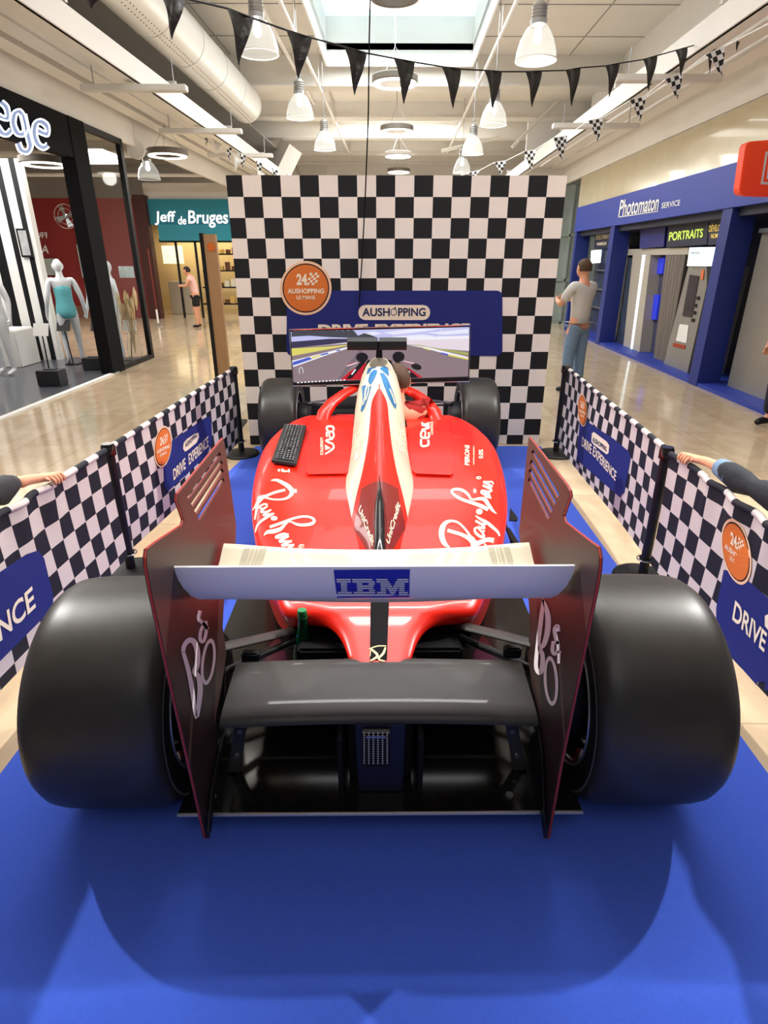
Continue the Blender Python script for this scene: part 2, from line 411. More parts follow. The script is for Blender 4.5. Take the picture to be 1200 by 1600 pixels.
# -- bodywork (sidepods down to the tail)   D, half width, plateau z, outer shoulder z, bottom z, flat fraction
BT = [(1.615, .098, .402, .385, .375, .6), (1.68, .116, .418, .40, .385, .6), (1.74, .138, .434, .41, .392, .6), (1.79, .172, .447, .42, .40, .6), (1.825, .225, .456, .425, .405, .6),
      (1.85, .315, .464, .43, .40, .6), (1.88, .362, .472, .43, .37, .62), (1.94, .392, .485, .44, .33, .64), (2.08, .45, .515, .47, .22, .66), (2.3, .535, .56, .50, .14, .68), (2.6, .615, .60, .53, .12, .70),
      (2.9, .665, .625, .55, .12, .70), (3.2, .70, .645, .55, .12, .70), (3.55, .72, .655, .545, .13, .70), (3.8, .70, .66, .53, .16, .72), (3.95, .64, .66, .54, .22, .76), (4.03, .56, .652, .56, .30, .85)]
BT = smoothtab(BT, 4)
def bsec(D, hw, zp, zs, zb, ff):
    r = []
    prof = []
    for k in range(15):                                   # quarter from centre to the outer edge
        u = k/14
        x = ff*hw*(u/.55) if u < .55 else hw*(ff+(1-ff)*math.sin((u-.55)/.45*PI/2))
        if u < .55: z = zp
        else:
            s = (u-.55)/.45; z = zp-(zp-zs)*(1-math.cos(s*PI/2))*1.0
        prof.append((x, z))
    for k in range(1, 7): prof.append((hw*(1-.10*(k/6)**2), zs+(zb-zs)*k/6))
    left = [(-x, z, 0) for x, z in prof[::-1]]; return left+[(x, z, 0) for x, z in prof[1:]]
b = MB(); section_loft(b, BT, bsec)
body = b.build('bodywork', 'red', car, smooth=True, angle=38)
# radiator inlets on the pod fronts
for s in (-1, 1):
    b = MB(); b.prism([(s*.2, 4.035, .60), (s*.5, 4.035, .60), (s*.46, 4.035, .42), (s*.2, 4.035, .40)], (0, .02, 0)); b.build('radiator_inlet', 'matte', car)

# -- engine cover with the white bands : D, base half width, base z, top z, top half-width frac, inner break ua, band break
ET = [(1.95, .060, .47, .50, .04, .55, 1.0), (2.10, .082, .50, .585, .05, .55, 1.0), (2.30, .118, .54, .63, .07, .8, 1.0), (2.34, .130, .545, .638, .075, .82, .97), (2.5, .150, .575, .665, .08, .62, .76), (2.72, .176, .60, .72, .085, .52, .54),
      (2.95, .172, .62, .82, .08, .40, .42), (3.1, .168, .625, .895, .085, .32, .34), (3.2, .166, .63, .955, .09, .24, .26), (3.26, .165, .63, .99, .092, .03, .05), (3.34, .166, .63, 1.03, .115, .02, .04), (3.4, .166, .63, 1.065, .125, .02, .03), (3.48, .164, .63, 1.10, .13, .02, .03), (3.56, .160, .64, 1.12, .13, .02, .03), (3.62, .145, .66, 1.11, .12, .02, .03)]
ET = smoothtab(ET, 4)
def esec(D, hw, zb, zt, wt, ua, ub):
    k_ = min(max((D-2.6)/.8, 0), 1)
    def pt(u):                                          # u 0 centre .. 1 base edge
        a = min(max(u, 0), 1)*PI/2; c_ = max(math.cos(a), 0)
        t = c_**(1.15-.45*k_); z = zb+(zt-zb)*t
        return max(math.sin(a), 0)**(1-.12*k_)*(hw*(1-t)+wt*t), z
    us = [ua*k/6 for k in range(7)]+[ua+(ub-ua)*k/2 for k in range(1, 3)]+[ub+(1-ub)*k/6 for k in range(1, 7)]
    if D >= 3.26: mi = [4]*14
    elif D >= 3.02: mi = [0]*8+[4]*6
    elif D >= 2.56: mi = [0]*8+[2]*6
    elif D >= 2.31: mi = [3]*6+[0]*2+[2]*6
    else: mi = [3]*6+[0]*8
    q = [pt(u) for u in us]
    left = [(-q[i][0], q[i][1], mi[i-1]) for i in range(14, 0, -1)]
    right = [(q[i][0], q[i][1], mi[min(i, 13)]) for i in range(0, 15)]
    return left+right
b = MB(); section_loft(b, ET, esec)
ecov = b.build('engine_cover', ['red', 'red', 'pinkcream', 'darkred', 'cream'], car, smooth=True, angle=60)
b = MB(); b.prism([(-.105, 3.625, .86), (.105, 3.625, .86), (.1, 3.625, 1.02), (.07, 3.625, 1.09), (-.07, 3.625, 1.09), (-.1, 3.625, 1.02)], (0, .004, 0)); b.build('air_intake', 'matte', car)
# fin : red blade then black ridge
b = MB(); b.prism([(-.004, 3.27, .98), (-.004, 3.25, 1.02), (-.004, 2.95, .87), (-.004, 2.55, .72), (-.004, 2.5, .69), (-.004, 2.5, .6), (-.004, 3.2, .6)], (.008, 0, 0)); b.build('engine_cover_fin', 'red', car)
RT = smoothtab([(1.96, .030, .44, .512), (2.1, .036, .46, .60), (2.3, .038, .5, .655), (2.42, .032, .52, .685), (2.48, .018, .55, .70), (2.58, .004, .6, .735)], 3)
b = MB(); section_loft(b, RT, lambda D, hw, zb, zt: [(hw*math.cos(PI-PI*k/10), zb+(zt-zb)*max(0, math.sin(PI*k/10))**.5, 0) for k in range(11)])
ridge = b.build('spine_fairing', 'black', car, smooth=True); ridge['label'] = 'gloss black spine behind the engine cover'
# tail centre stripe and emblem
H = surf(body)
b = MB(); Pg(b, [(579, 936), (608, 936), (604.5, 1032), (578, 1032)], H, .0015); st = b.build('tail_stripe', 'matte', car)
b = MB(); f = Fr(500, 870, .15)
stroke(b, [(512, 965, 10), (600, 935, 12), (690, 935, 10)], H, .003, f); stroke(b, [(530, 965, 18), (600, 1035, 26), (525, 1090, 14)], H, .003, f)
stroke(b, [(682, 950, 18), (660, 1010, 24), (610, 1070, 18), (675, 1092, 12)], H, .003, f); stroke(b, [(530, 960, 8), (522, 1040, 6)], H, .003, f)
b.build('emblem', 'gold', st)
# airbox camera on its mast
p = at(590, 540, 3.52)
b = MB(); b.tube([(0, 3.56, 1.10), (0, 3.56, p.z+.02)], [.022, .016], 10); mast = b.build('camera_mast', 'black', car, smooth=True)
b = MB(); xa = at(543, 537, 3.5).x; xb = at(635, 537, 3.5).x; zc_ = at(590, 537, 3.5).z
prof = [(-.055, -.014), (-.048, .018), (-.01, .036), (.04, .026), (.06, 0), (.04, -.026), (0, -.036), (-.045, -.03)]
for (x0, x1) in ((xa, -.004-.004), (.0, xb)):
    b.prism([(x0, 3.5+y, zc_+z) for y, z in prof], (x1-x0, 0, 0))
b.build('onboard_camera', 'satin', mast, smooth=True, angle=30)
# pale blue petals, sponsor marks on the engine cover
H = surf(ecov); f = Fr(520, 540, .2125)
for pts in ([(262, 250), (275, 205), (300, 180), (326, 180), (326, 205), (300, 260), (278, 290), (262, 270)], [(215, 300), (240, 290), (262, 300), (285, 300), (262, 380), (235, 455), (215, 490), (206, 480), (222, 400)],
            [(345, 165), (380, 152), (405, 165), (412, 225), (385, 205), (350, 175)], [(345, 200), (375, 205), (400, 240), (425, 300), (450, 370), (466, 430), (462, 468), (440, 440), (405, 370), (370, 280)], [(262, 168), (300, 160), (325, 162), (290, 172), (258, 215), (250, 205)]):
    b = MB(); Pg(b, [f(*q) for q in pts], H, .002, step=4); b.build('blue_petal', 'sky', ecov)
b = MB()
stroke(b, [(262, 280, 10), (245, 330, 12), (238, 390, 10), (222, 440, 8)], H, .0035, f); stroke(b, [(270, 290, 8), (262, 350, 9), (245, 400, 8)], H, .0035, f)
stroke(b, [(415, 320, 10), (440, 380, 10), (455, 430, 8)], H, .0035, f)
b.build('petal_mark', 'cream', ecov)
b = MB()
for pts in ([(195, 640, 9), (170, 660, 9), (172, 700, 9), (205, 690, 9), (205, 650, 9)], [(165, 720, 8), (205, 735, 9), (165, 750, 8)], [(200, 790, 9), (165, 810, 9), (200, 750, 9)], [(195, 800, 10), (165, 845, 10), (180, 800, 8)]): stroke(b, pts, H, .002, f)
for pts in ([(485, 610, 8), (490, 640, 8), (515, 620, 8), (520, 655, 8)], [(490, 680, 9), (500, 650, 8), (530, 665, 9), (525, 700, 8)], [(520, 770, 9), (490, 765, 9), (490, 730, 9), (515, 720, 9), (525, 740, 9)]): stroke(b, pts, H, .002, f)
b.build('band_mark', 'creamprint', ecov)
b = MB(); T(b, 'UniCredit', f(190, 1215), (22, 56), (4, -9), H, .0025, bold=.02); T(b, 'UniCredit', f(410, 1470), (18, -62), (-5, -9), H, .0025, bold=.02)
b.build('lettering', 'creamprint', ecov)
# raised upper decks of the pods
H = surf(body); decks = []
for pts in ([(484, 653), (487, 648), (511, 646), (553, 650), (546, 738), (540, 743), (482, 744), (478, 741)], [(702, 653), (699, 648), (680, 646), (634, 650), (644, 738), (650, 743), (704, 745), (708, 742)]):
    b = MB(); Pg(b, pts, H, 0, thick=.012, step=7); decks.append(b.build('upper_deck', 'red', body))
# body lettering
H = surf(body, *decks); fr_ = Fr(670, 720, .11667); fl = Fr(385, 730, .09583)
b = MB()
RS = [[(285, 1172, 12), (210, 1110, 62), (172, 1010, 72), (180, 910, 75), (220, 840, 55), (295, 810, 34), (385, 828, 28), (455, 885, 26), (515, 955, 28), (550, 1010, 34), (590, 1075, 70), (600, 1180, 70)],
      [(250, 935, 44), (330, 960, 45), (430, 990, 46), (540, 1045, 60), (610, 1110, 90)], [(600, 1130, 70), (690, 1095, 60), (780, 1060, 58), (868, 1072, 66)], [(740, 1115, 20), (770, 1150, 20), (740, 1170, 14)],
      [(652, 895, 26), (615, 915, 28), (625, 965, 34), (690, 1020, 38), (735, 1015, 34), (715, 965, 28), (660, 905, 26)], [(700, 950, 30), (750, 945, 20)], [(655, 890, 30), (745, 905, 28), (700, 850, 28), (625, 810, 30)], [(625, 805, 30), (700, 850, 32), (765, 850, 28)],
      [(625, 740, 14), (690, 785, 34), (780, 835, 44), (860, 900, 40), (918, 955, 34), (945, 1012, 20)],
      [(905, 712, 10), (855, 670, 34), (795, 590, 50), (750, 525, 56), (680, 512, 40), (575, 522, 24), (525, 455, 34), (455, 402, 38), (375, 385, 38), (315, 398, 34), (312, 435, 30), (380, 490, 38), (480, 535, 40), (620, 580, 46), (720, 620, 52), (792, 660, 44)],
      [(832, 510, 20), (790, 470, 30), (712, 440, 30), (715, 405, 30), (790, 440, 30), (810, 490, 34), (745, 470, 28)], [(715, 400, 28), (800, 420, 30), (848, 398, 22)], [(840, 390, 26), (720, 335, 26), (780, 350, 24), (848, 345, 24), (730, 290, 26), (790, 290, 26), (845, 285, 20), (862, 318, 18)]]
LS = [[(402, 222, 10), (490, 215, 42), (590, 258, 58), (680, 315, 70), (738, 385, 75), (732, 445, 62), (670, 505, 36), (560, 532, 28), (420, 528, 26), (290, 500, 36), (210, 560, 60)],
      [(632, 375, 36), (480, 412, 40), (330, 470, 44), (225, 505, 70)], [(215, 490, 60), (185, 620, 46), (140, 860, 22)], [(200, 560, 50), (150, 640, 30), (105, 705, 14)],
      [(350, 615, 26), (290, 608, 28), (225, 645, 30), (235, 680, 28), (300, 670, 26), (345, 635, 30)], [(345, 640, 28), (240, 735, 30), (340, 725, 24), (405, 695, 20)], [(405, 700, 24), (275, 790, 30), (390, 770, 26), (455, 755, 16)], [(455, 760, 18), (350, 815, 40), (250, 880, 38), (180, 960, 32), (150, 1065, 18)],
      [(290, 1118, 8), (345, 1065, 56), (455, 1048, 70), (560, 1010, 60), (640, 930, 34), (710, 892, 22), (830, 940, 42), (950, 948, 48), (1070, 925, 52), (1108, 870, 44), (1040, 820, 36), (900, 812, 36), (740, 850, 38), (560, 920, 44), (385, 980, 44)],
      [(690, 1110, 36), (600, 1095, 40), (485, 1140, 40), (520, 1160, 30), (600, 1140, 28), (690, 1115, 30)], [(690, 1130, 34), (540, 1215, 40), (640, 1215, 30), (745, 1205, 22)], [(740, 1215, 24), (575, 1280, 36), (680, 1280, 30), (780, 1265, 22)], [(775, 1275, 24), (690, 1330, 44), (640, 1358, 26)]]
for q in RS: stroke(b, q, H, .002, fr_)
Pg(b, [fr_(*q) for q in ell(675, 685, 42, 38)], H, .002)
Pg(b, [fr_(*q) for q in ell(668, 232, 34, 20, 16)], H, .002, holes=[[fr_(*q) for q in ell(668, 232, 24, 12, 12)]]); T(b, 'R', fr_(655, 241), (2.6, 0), (0, -2), H, .002)
b.build('script_lettering', 'creamprint', body); b = MB()
for q in LS: stroke(b, q, H, .002, fl)
Pg(b, [fl(*q) for q in ell(453, 838, 54, 38)], H, .002)
Pg(b, [fl(*q) for q in ell(895, 1292, 48, 28, 16, -.3)], H, .002, holes=[[fl(*q) for q in ell(895, 1292, 38, 19, 12, -.3)]]); T(b, 'R', fl(880, 1306), (3, -.5), (0, -2.6), H, .002)
b.build('script_lettering', 'creamprint', body)
b = MB()   # sponsor lettering on the pod tops
def ceva(flip):
    f = Fr(420, 640, .11667) if not flip else Fr(652, 655, .36667/2.2)
    if not flip:
        for q in ([(790, 285, 30), (775, 255, 26), (790, 230, 26), (850, 230, 26), (870, 260, 26), (860, 285, 22)], [(780, 370, 24), (780, 310, 26), (860, 305, 26), (865, 375, 24), (815, 372, 20), (812, 310, 20)], [(860, 395, 24), (765, 420, 26), (860, 465, 24)]): stroke(b, q, H, .002, f)
        Pg(b, [f(*q) for q in ((752, 470), (755, 545), (830, 520))], H); stroke(b, [(860, 465, 20), (862, 525, 26), (755, 600, 20)], H, .002, f)
        T(b, 'LOGISTICS', f(690, 380), (0, 27), (4.5, 0), H, .002, bold=.02)
ceva(False); b.build('sponsor_lettering', 'creamprint', body); b = MB()
f = Fr(380, 540, .36667)
for q in ([(788, 402, 9), (788, 425, 9), (760, 428, 9), (758, 400, 9)], [(790, 370, 8), (790, 392, 9), (760, 392, 9), (760, 368, 9), (775, 366, 7), (775, 390, 7)], [(760, 360, 8), (792, 350, 9), (760, 338, 8)], [(792, 348, 5), (764, 334, 8), (764, 328, 6)]): stroke(b, q, H, .002, f)
Pg(b, [f(*q) for q in ((793, 326), (793, 346), (772, 334))], H)
T(b, 'LOGISTICS', f(809, 380), (0, -20), (-4, 0), H, .002, bold=.02); b.build('sponsor_lettering', 'creamprint', body); b = MB()
T(b, 'PERONI', f(964, 512), (0, -31), (-7.5, -1), H, .002, bold=.03); T(b, 'NASTRO AZZURRO', f(985, 508), (0, -29), (-2, 0), H, .002, bold=.01); T(b, '0.0%', f(1022, 482), (0, -14), (-7, 0), H, .002, bold=.02)
b.build('sponsor_lettering', 'creamprint', body); b = MB()
f = Fr(420, 640, .11667); T(b, 'PI', f(170, 795), (13, 1), (0, 5), H, .002, bold=.03); T(b, '0', f(120, 800), (4, 0), (0, 4), H, .002, bold=.03)
b.build('sponsor_lettering', 'creamprint', body)
# cooling tops : panel seams on the pods
b = MB(); f = Fr(380, 540, .36667)
for q in ([(285, 295, 1.6), (275, 380, 1.6), (268, 540, 1.6)], [(268, 548, 1.6), (430, 552, 1.6)], [(880, 300, 1.6), (890, 420, 1.6), (895, 560, 1.6)], [(735, 558, 1.6), (890, 562, 1.6)]): stroke(b, q, H, .001, f)
b.build('panel_seam', 'darkred', body)

# -- floor, diffuser, gearbox
b = MB(); b.prism([(-.61, 1.27, .105), (.61, 1.27, .105), (.61, 1.9, .105), (.7, 2.0, .105), (.705, 3.2, .105), (.6, 4.1, .105), (-.6, 4.1, .105), (-.705, 3.2, .105), (-.7, 2.0, .105), (-.61, 1.9, .105)], (0, 0, .014)); fl_ = b.build('floor_plate', 'gloss', car, bevel=.003)
b = MB()
for x in (-.52, .40, .53):
    b.lathe([(.012, .119), (.012, .124), (.0, .124)], (x, 1.33, 0), n=10)
for s in (-1, 1):
    b.lathe([(.010, .119), (.010, .123), (.0, .123)], (s*.65, 2.5, 0), n=10)
b.build('floor_bolt', 'steel', fl_)
b = MB(); b.tube([(-.61, 1.27, .117), (.61, 1.27, .117)], .006, 8); lip = b.build('diffuser_lip', 'ring', car)
for s in (-1, 1):
    b = MB(); b.box((s*.115, 1.34, .119), (s*.13, 2.0, .335)) if s > 0 else b.box((-.13, 1.34, .119), (-.115, 2.0, .335)); b.build('diffuser_fence', 'matte', car)
    b = MB(); b.prism([(s*.12, 1.62, .34), (s*.46, 1.62, .34), (s*.44, 2.1, .16), (s*.12, 2.1, .16)], (0, 0, .012)); b.build('diffuser_ramp', 'gloss', car)
    # wide brake duct / beam support plate with a bolt
    b = MB(); x0, x1 = sorted((s*.20, s*.45)); b.box((x0, 1.52, .30), (x1, 1.54, .385)); q = b.build('beam_support', 'satin', car)
    b = MB(); b.lathe([(.0, 1.512), (.012, 1.512), (.012, 1.52)], (s*.31, 0, .345), 'y', 12); b.build('bolt', 'steel', q)
    # carbon bracket with three bolts
    P1 = at(*( (376, 1136) if s < 0 else (799, 1136)), 1.46); P2 = at(*((364, 1222) if s < 0 else (815, 1222)), 1.42)
    d = (P2-P1); sx = Vector((1, 0, 0))
    pl = MB(); pl.prism([P1-sx*.02+Vector((0, 0, .012)), P1+sx*.02+Vector((0, 0, .012)), P2+sx*.02, P2-sx*.02], (0, .014, 0)); br = pl.build('wing_bracket', 'carbon', car, bevel=.004)
    for t in (.06, .5, .94):
        c = P1+d*t; m = MB(); m.lathe([(0, -.008), (.008, -.008), (.010, -.004), (.010, 0)], c, 'y', 12); m.build('bolt', 'steel', br)
    b = MB(); b.box((P2.x-.022, 1.40, P2.z-.045), (P2.x+.022, 1.47, P2.z)); b.box((P2.x-.016, 1.41, .119), (P2.x+.016, 1.46, P2.z-.04)); b.build('bracket_foot', 'matte', car, bevel=.003)
b = MB(); b.box((-.30, 1.75, .119), (.30, 1.95, .36)); b.box((-.10, 1.40, .119), (.10, 1.8, .37)); b.box((-.36, 1.95, .119), (.36, 2.6, .35)); b.build('gearbox', 'matte', car, bevel=.01)
b = MB(); q0 = at(555, 1131, 1.38); q1 = at(629, 1262, 1.34); b.prism([(q0.x, 1.38, q0.z), (-q0.x+.0, 1.38, q0.z), (q1.x, 1.345, .12), (-q1.x, 1.345, .12)], (0, .06, 0)); cs = b.build('crash_structure', 'navy', car, bevel=.004)
b = MB(); q0 = at(566, 1138, 1.375); q1 = at(609, 1196, 1.36); b.box((q0.x, 1.352, q1.z), (q1.x, 1.378, q0.z)); rl = b.build('rain_light', 'satin', car, bevel=.003); rl['label'] = 'small rear light with rows of pale dots'
b = MB()
for i in range(6):
    for j in range(14):
        c = at(569+i*7.2, 1146+j*3.6, 1.3505); b.lathe([(0, -.0012), (.0022, -.0006), (.0026, .001)], c, 'y', 6)
b.build('light_dots', mat('dot_lens', (.55, .55, .55), .3), rl)
b = MB(); b.box((q0.x+.012, 1.35, q0.z-.016), (q1.x-.012, 1.372, q0.z-.008)); b.build('light_label', 'steel', rl)

# -- rear wing
WX = .487
def airfoil(mb, prof, x0, x1, n=24, rnd=0, sweep=None):
    m = len(prof); vs = []; fs = []
    for i in range(n+1):
        t = i/n; x = x0+(x1-x0)*t
        for (D, z) in prof:
            dd, dz = sweep(x, D, z) if sweep else (0, 0); vs.append((x, D+dd, z+dz))
    for i in range(n):
        for k in range(m): fs.append((i*m+k, i*m+(k+1) % m, (i+1)*m+(k+1) % m, (i+1)*m+k))
    fs.append(tuple(range(m))); fs.append(tuple(n*m+k for k in range(m))[::-1]); mb.add(vs, fs)
def flap_sw(x, D, z):
    e = max(0, (abs(x+.01)-.455)/.035); k = (.957-z)/.13
    return (0, 0)
FP = [(1.272, .958), (1.277, .960), (1.292, .946), (1.33, .902), (1.375, .860), (1.43, .826), (1.438, .815), (1.425, .803), (1.38, .806), (1.345, .822), (1.32, .848), (1.298, .885), (1.284, .918), (1.275, .945)]
b = MB(); airfoil(b, FP, -.503, .479, 30)
for i, v in enumerate(b.v):                               # rounded lower corners of the flap
    k = max(0, (.94-v.z)/.13); e = abs(v.x+.012)
    if e > .40: v.x = (-.012)+math.copysign(e-(.030*k**2.2)*((e-.40)/.09), v.x+.012)
flap = b.build('rear_wing_flap', 'wingwhite', car, smooth=True, angle=50)
MP = [(1.425, .797), (1.48, .786), (1.54, .792), (1.59, .806), (1.635, .827), (1.655, .834), (1.668, .828), (1.670, .816), (1.65, .798), (1.60, .776), (1.54, .760), (1.47, .764), (1.43, .782)]
b = MB(); airfoil(b, MP, -.487, .468, 24, sweep=lambda x, D, z: (0, -.024*(1-min(1, abs(x+.01)/.46)**2.2)))
main = b.build('rear_wing_main_plane', 'cream', car, smooth=True, angle=50)
H = surf(main)
b = MB(); f = Fr(220, 820, 1/3)
for xs in ((485, 515), (520, 534), (540, 552), (556, 592)):
    Pg(b, [f(xs[0]-0, 112), f(xs[1], 112), f(xs[1]-30, 210), f(xs[0]-30, 210)], H, .0012)
b.build('grey_stripes', 'greystripe', main); b = MB()
f = Fr(580, 820, 1/3)
for xs in ((549, 580), (587, 596), (600, 616), (622, 652)):
    Pg(b, [f(xs[0]-4, 105), f(xs[1]-4, 105), f(xs[1]+18, 200), f(xs[0]+22, 200)], H, .0012)
b.build('grey_stripes', 'greystripe', main)
H = surf(flap); f = Fr(500, 870, .15)
b = MB(); Pg(b, [f(142, 134), f(938, 128), (640, 900), f(932, 418), f(178, 424), f(155, 250)], H, .0012); badge = b.build('wing_badge', 'ibm', flap)
rows = [[(172, 320), (335, 545), (588, 705), (805, 920)], [(174, 320), (337, 568), (588, 720), (788, 920)], [(216, 282), (382, 440), (505, 572), (630, 735), (778, 880)], [(218, 282), (384, 560), (632, 750), (764, 880)],
        [(220, 282), (386, 555), (632, 690), (698, 815), (824, 880)], [(222, 284), (388, 445), (512, 572), (634, 690), (714, 800), (822, 878)], [(188, 330), (350, 574), (594, 690), (728, 785), (822, 915)], [(190, 332), (352, 550), (596, 690), (744, 768), (822, 914)]]
b = MB()
for k, row in enumerate(rows):
    y0 = 224+k*22.3
    for x0, x1 in row: Pg(b, [f(x0, y0), f(x1, y0), f(x1, y0+14), f(x0, y0+14)], H, .0022)
b.build('striped_lettering', 'white', badge)
BP = [(1.385, .350), (1.377, .356), (1.379, .366), (1.40, .378), (1.44, .386), (1.50, .393), (1.57, .400), (1.625, .405), (1.635, .401), (1.625, .393), (1.55, .381), (1.47, .370), (1.42, .360)]
b = MB(); airfoil(b, BP, -.485, .478, 40, sweep=lambda x, D, z: (.010*(1-(x/.48)**2), -.006*(x/.48)**2))
beam = b.build('beam_wing', 'carbon', car, smooth=True, angle=50)
LPX = [(349, 685), (352, 700), (369, 820), (368, 860), (357, 905), (350, 940), (348, 980), (354, 1020), (346, 1075), (337, 1120), (340, 1160), (334, 1240), (328, 1309), (322, 1309), (298, 1200), (262, 1040), (238, 930), (230, 885), (229, 872), (231, 858), (245, 847), (286, 820), (288, 812), (284, 800), (277, 782), (278, 772), (285, 764)]
RPX = [(826, 683), (824, 700), (811, 830), (814, 860), (820, 905), (826, 940), (828, 980), (824, 1020), (832, 1080), (842, 1128), (840, 1160), (843, 1240), (849, 1309), (855, 1309), (874, 1200), (908, 1030), (930, 920), (935, 890), (936, 872), (933, 855), (920, 846), (882, 816), (879, 806), (886, 785), (890, 775), (889, 767), (884, 758)]
LSL = [[(292.5, 777), (343, 706), (346, 711), (296, 781)], [(298.5, 787), (345.5, 719), (348.5, 724), (302, 793)], [(303.5, 798), (346.5, 731), (350, 737), (307.5, 805)], [(308.5, 809), (348.5, 746), (351, 751), (312, 815)]]
RSL = [[(874, 773), (833, 702), (830, 707), (870, 779)], [(869, 785), (830.5, 717), (827.5, 723), (865.5, 791)], [(863.5, 797), (828.5, 731), (825.5, 737), (860, 803)], [(858.5, 808), (827, 745), (824.5, 751), (855.5, 813)]]
b = MB(); b.box((-.005, 0, 0), (.005, .01, .01))
for s, pts, sl, lab in ((-1, LPX, LSL, 'l'), (1, RPX, RSL, 'r')):
    X = -.503 if s < 0 else .490
    P = [atx(x, y, X) for x, y in pts]; Hh = [[atx(x, y, X) for x, y in q] for q in sl]
    b = MB(); b.prism(P, (s*.009, 0, 0), Hh); ep = b.build('rear_wing_endplate', 'endp', car)
    ep['label'] = 'dark carbon endplate with four louvre slots'
    e = MB(); idx = list(range(11, len(P)))+[0]
    edge = P[12:]+[P[0]]
    e.tube([p+Vector((s*.0045, 0, 0)) for p in edge], .0028, 6); e.build('red_edge_trim', 'edge', ep)
    for q in Hh:
        e = MB(); e.tube([q[3]+Vector((s*.0045, 0, -.001)), q[2]+Vector((s*.0045, 0, -.001))], .0022, 6); e.build('louvre_lip', 'edge', ep)
    hp = plane((X, 0, 0), (1, 0, 0)); L = MB()
    if s < 0:
        f = Fr(220, 820, 1/3)
        for q in ([(196, 600, 14), (200, 568, 16), (222, 542, 18), (246, 548, 20), (262, 590, 20), (262, 650, 20), (250, 690, 18), (268, 712, 18), (276, 760, 20), (272, 820, 18), (258, 905, 12), (240, 790, 16), (222, 690, 16), (196, 596, 14)],
                  [(276, 402, 14), (268, 440, 14), (290, 462, 12), (312, 490, 12)], [(296, 458, 12), (278, 500, 12), (276, 540, 12), (292, 545, 12), (304, 500, 12), (302, 450, 12)]): stroke(L, [(a_, b_, c_*1.3) for a_, b_, c_ in q], hp, .0015, f)
        Pg(L, [f(*q) for q in ell(314, 642, 33, 110, 32, .12)], hp, .0015, holes=[[f(*q) for q in ell(314, 642, 20, 90, 28, .12)]])
    else:
        f = Fr(580, 820, 1/3)
        for q in ([(806, 348, 8), (822, 390, 16), (832, 440, 20), (828, 505, 20), (812, 560, 18), (792, 578, 16), (805, 610, 16), (804, 670, 18), (790, 694, 16), (774, 660, 14), (784, 560, 16), (800, 430, 16), (808, 350, 8)],
                  [(880, 500, 14), (876, 474, 14), (862, 490, 14), (868, 530, 14), (876, 560, 14)], [(856, 545, 12), (852, 590, 14), (864, 606, 12), (878, 585, 14), (876, 540, 12)], [(884, 590, 12), (880, 650, 12)]): stroke(L, [(a_, b_, c_*1.3) for a_, b_, c_ in q], hp, .0015, f)
        Pg(L, [f(*q) for q in ell(845, 732, 34, 117, 32, -.06)], hp, .0015, holes=[[f(*q) for q in ell(845, 732, 20, 97, 28, -.06)]])
    L.build('lettering', mat('pale_print', hexc('faf4f2'), .6), ep)
    # thin strake hanging inside the endplate's foot
    X2 = X-s*.012
    k = [(351, 1148), (343, 1175), (331, 1240), (326, 1300), (330, 1300), (337, 1240), (346, 1180), (354, 1152)] if s < 0 else [(840, 1140), (846, 1180), (850, 1290), (848, 1298), (838, 1230), (827, 1170), (829, 1150)]
    st2 = MB(); st2.prism([atx(x, y, X2) for x, y in k], (s*.004, 0, 0)); st2.build('endplate_strake', 'satin', ep)

# -- wheels
def wheel(x, y, s, w, R=.36, name='rear_wheel'):
    hw = w/2; rr = .058; prof = []
    def seg(hx, side): return hx*side
    P = [(.235, -hw+.012), (.26, -hw+.003), (.30, -hw-.004), (R-.045, -hw+.002), (R-.022, -hw+.014), (R-.008, -hw+.036), (R-.002, -hw+.068), (R, -hw+.11), (R+.001, 0)]
    P = P+[(r, -h) for r, h in P[:-1][::-1]]
    b = MB(); b.lathe(P, (x, y, R), 'x', 96)
    m = len(P)
    b.m = [1 if (k % (m-1)) in (0, 1, 2, m-2, m-3, m-4) else 0 for k in range(len(b.f))]
    ty = b.build(name, ['tyre', 'wall'], car, smooth=True, angle=35)
    si = -s   # inner side
    b = MB()
    b.lathe([(.236, si*(hw-.012)), (.236, si*(hw-.022)), (.20, si*(hw-.04)), (.19, si*(hw-.10)), (.10, si*(hw-.11)), (.10, si*(hw-.05)), (0, si*(hw-.05))], (x, y, R), 'x', 48)
    b.lathe([(.236, -si*(hw-.012)), (.236, -si*(hw-.022)), (.20, -si*(hw-.04)), (.16, -si*(hw-.09)), (0, -si*(hw-.09))], (x, y, R), 'x', 48)
    b.build('rim', 'black', ty, smooth=True, angle=35)
    b = MB(); b.lathe([(.246+.004*math.cos(a), si*(hw-.004)+.004*math.sin(a)) for a in [PI*2*k/8 for k in range(8)]], (x, y, R), 'x', 64, True); b.build('rim_ring', 'ring', ty, smooth=True)
    b = MB(); b.lathe([(.318, si*(hw+.0030)), (.322, si*(hw+.0035)), (.326, si*(hw+.0025))], (x, y, R), 'x', 64); b.build('sidewall_line', 'ring', ty)
    return ty
DR, DF = 1.56, 5.04
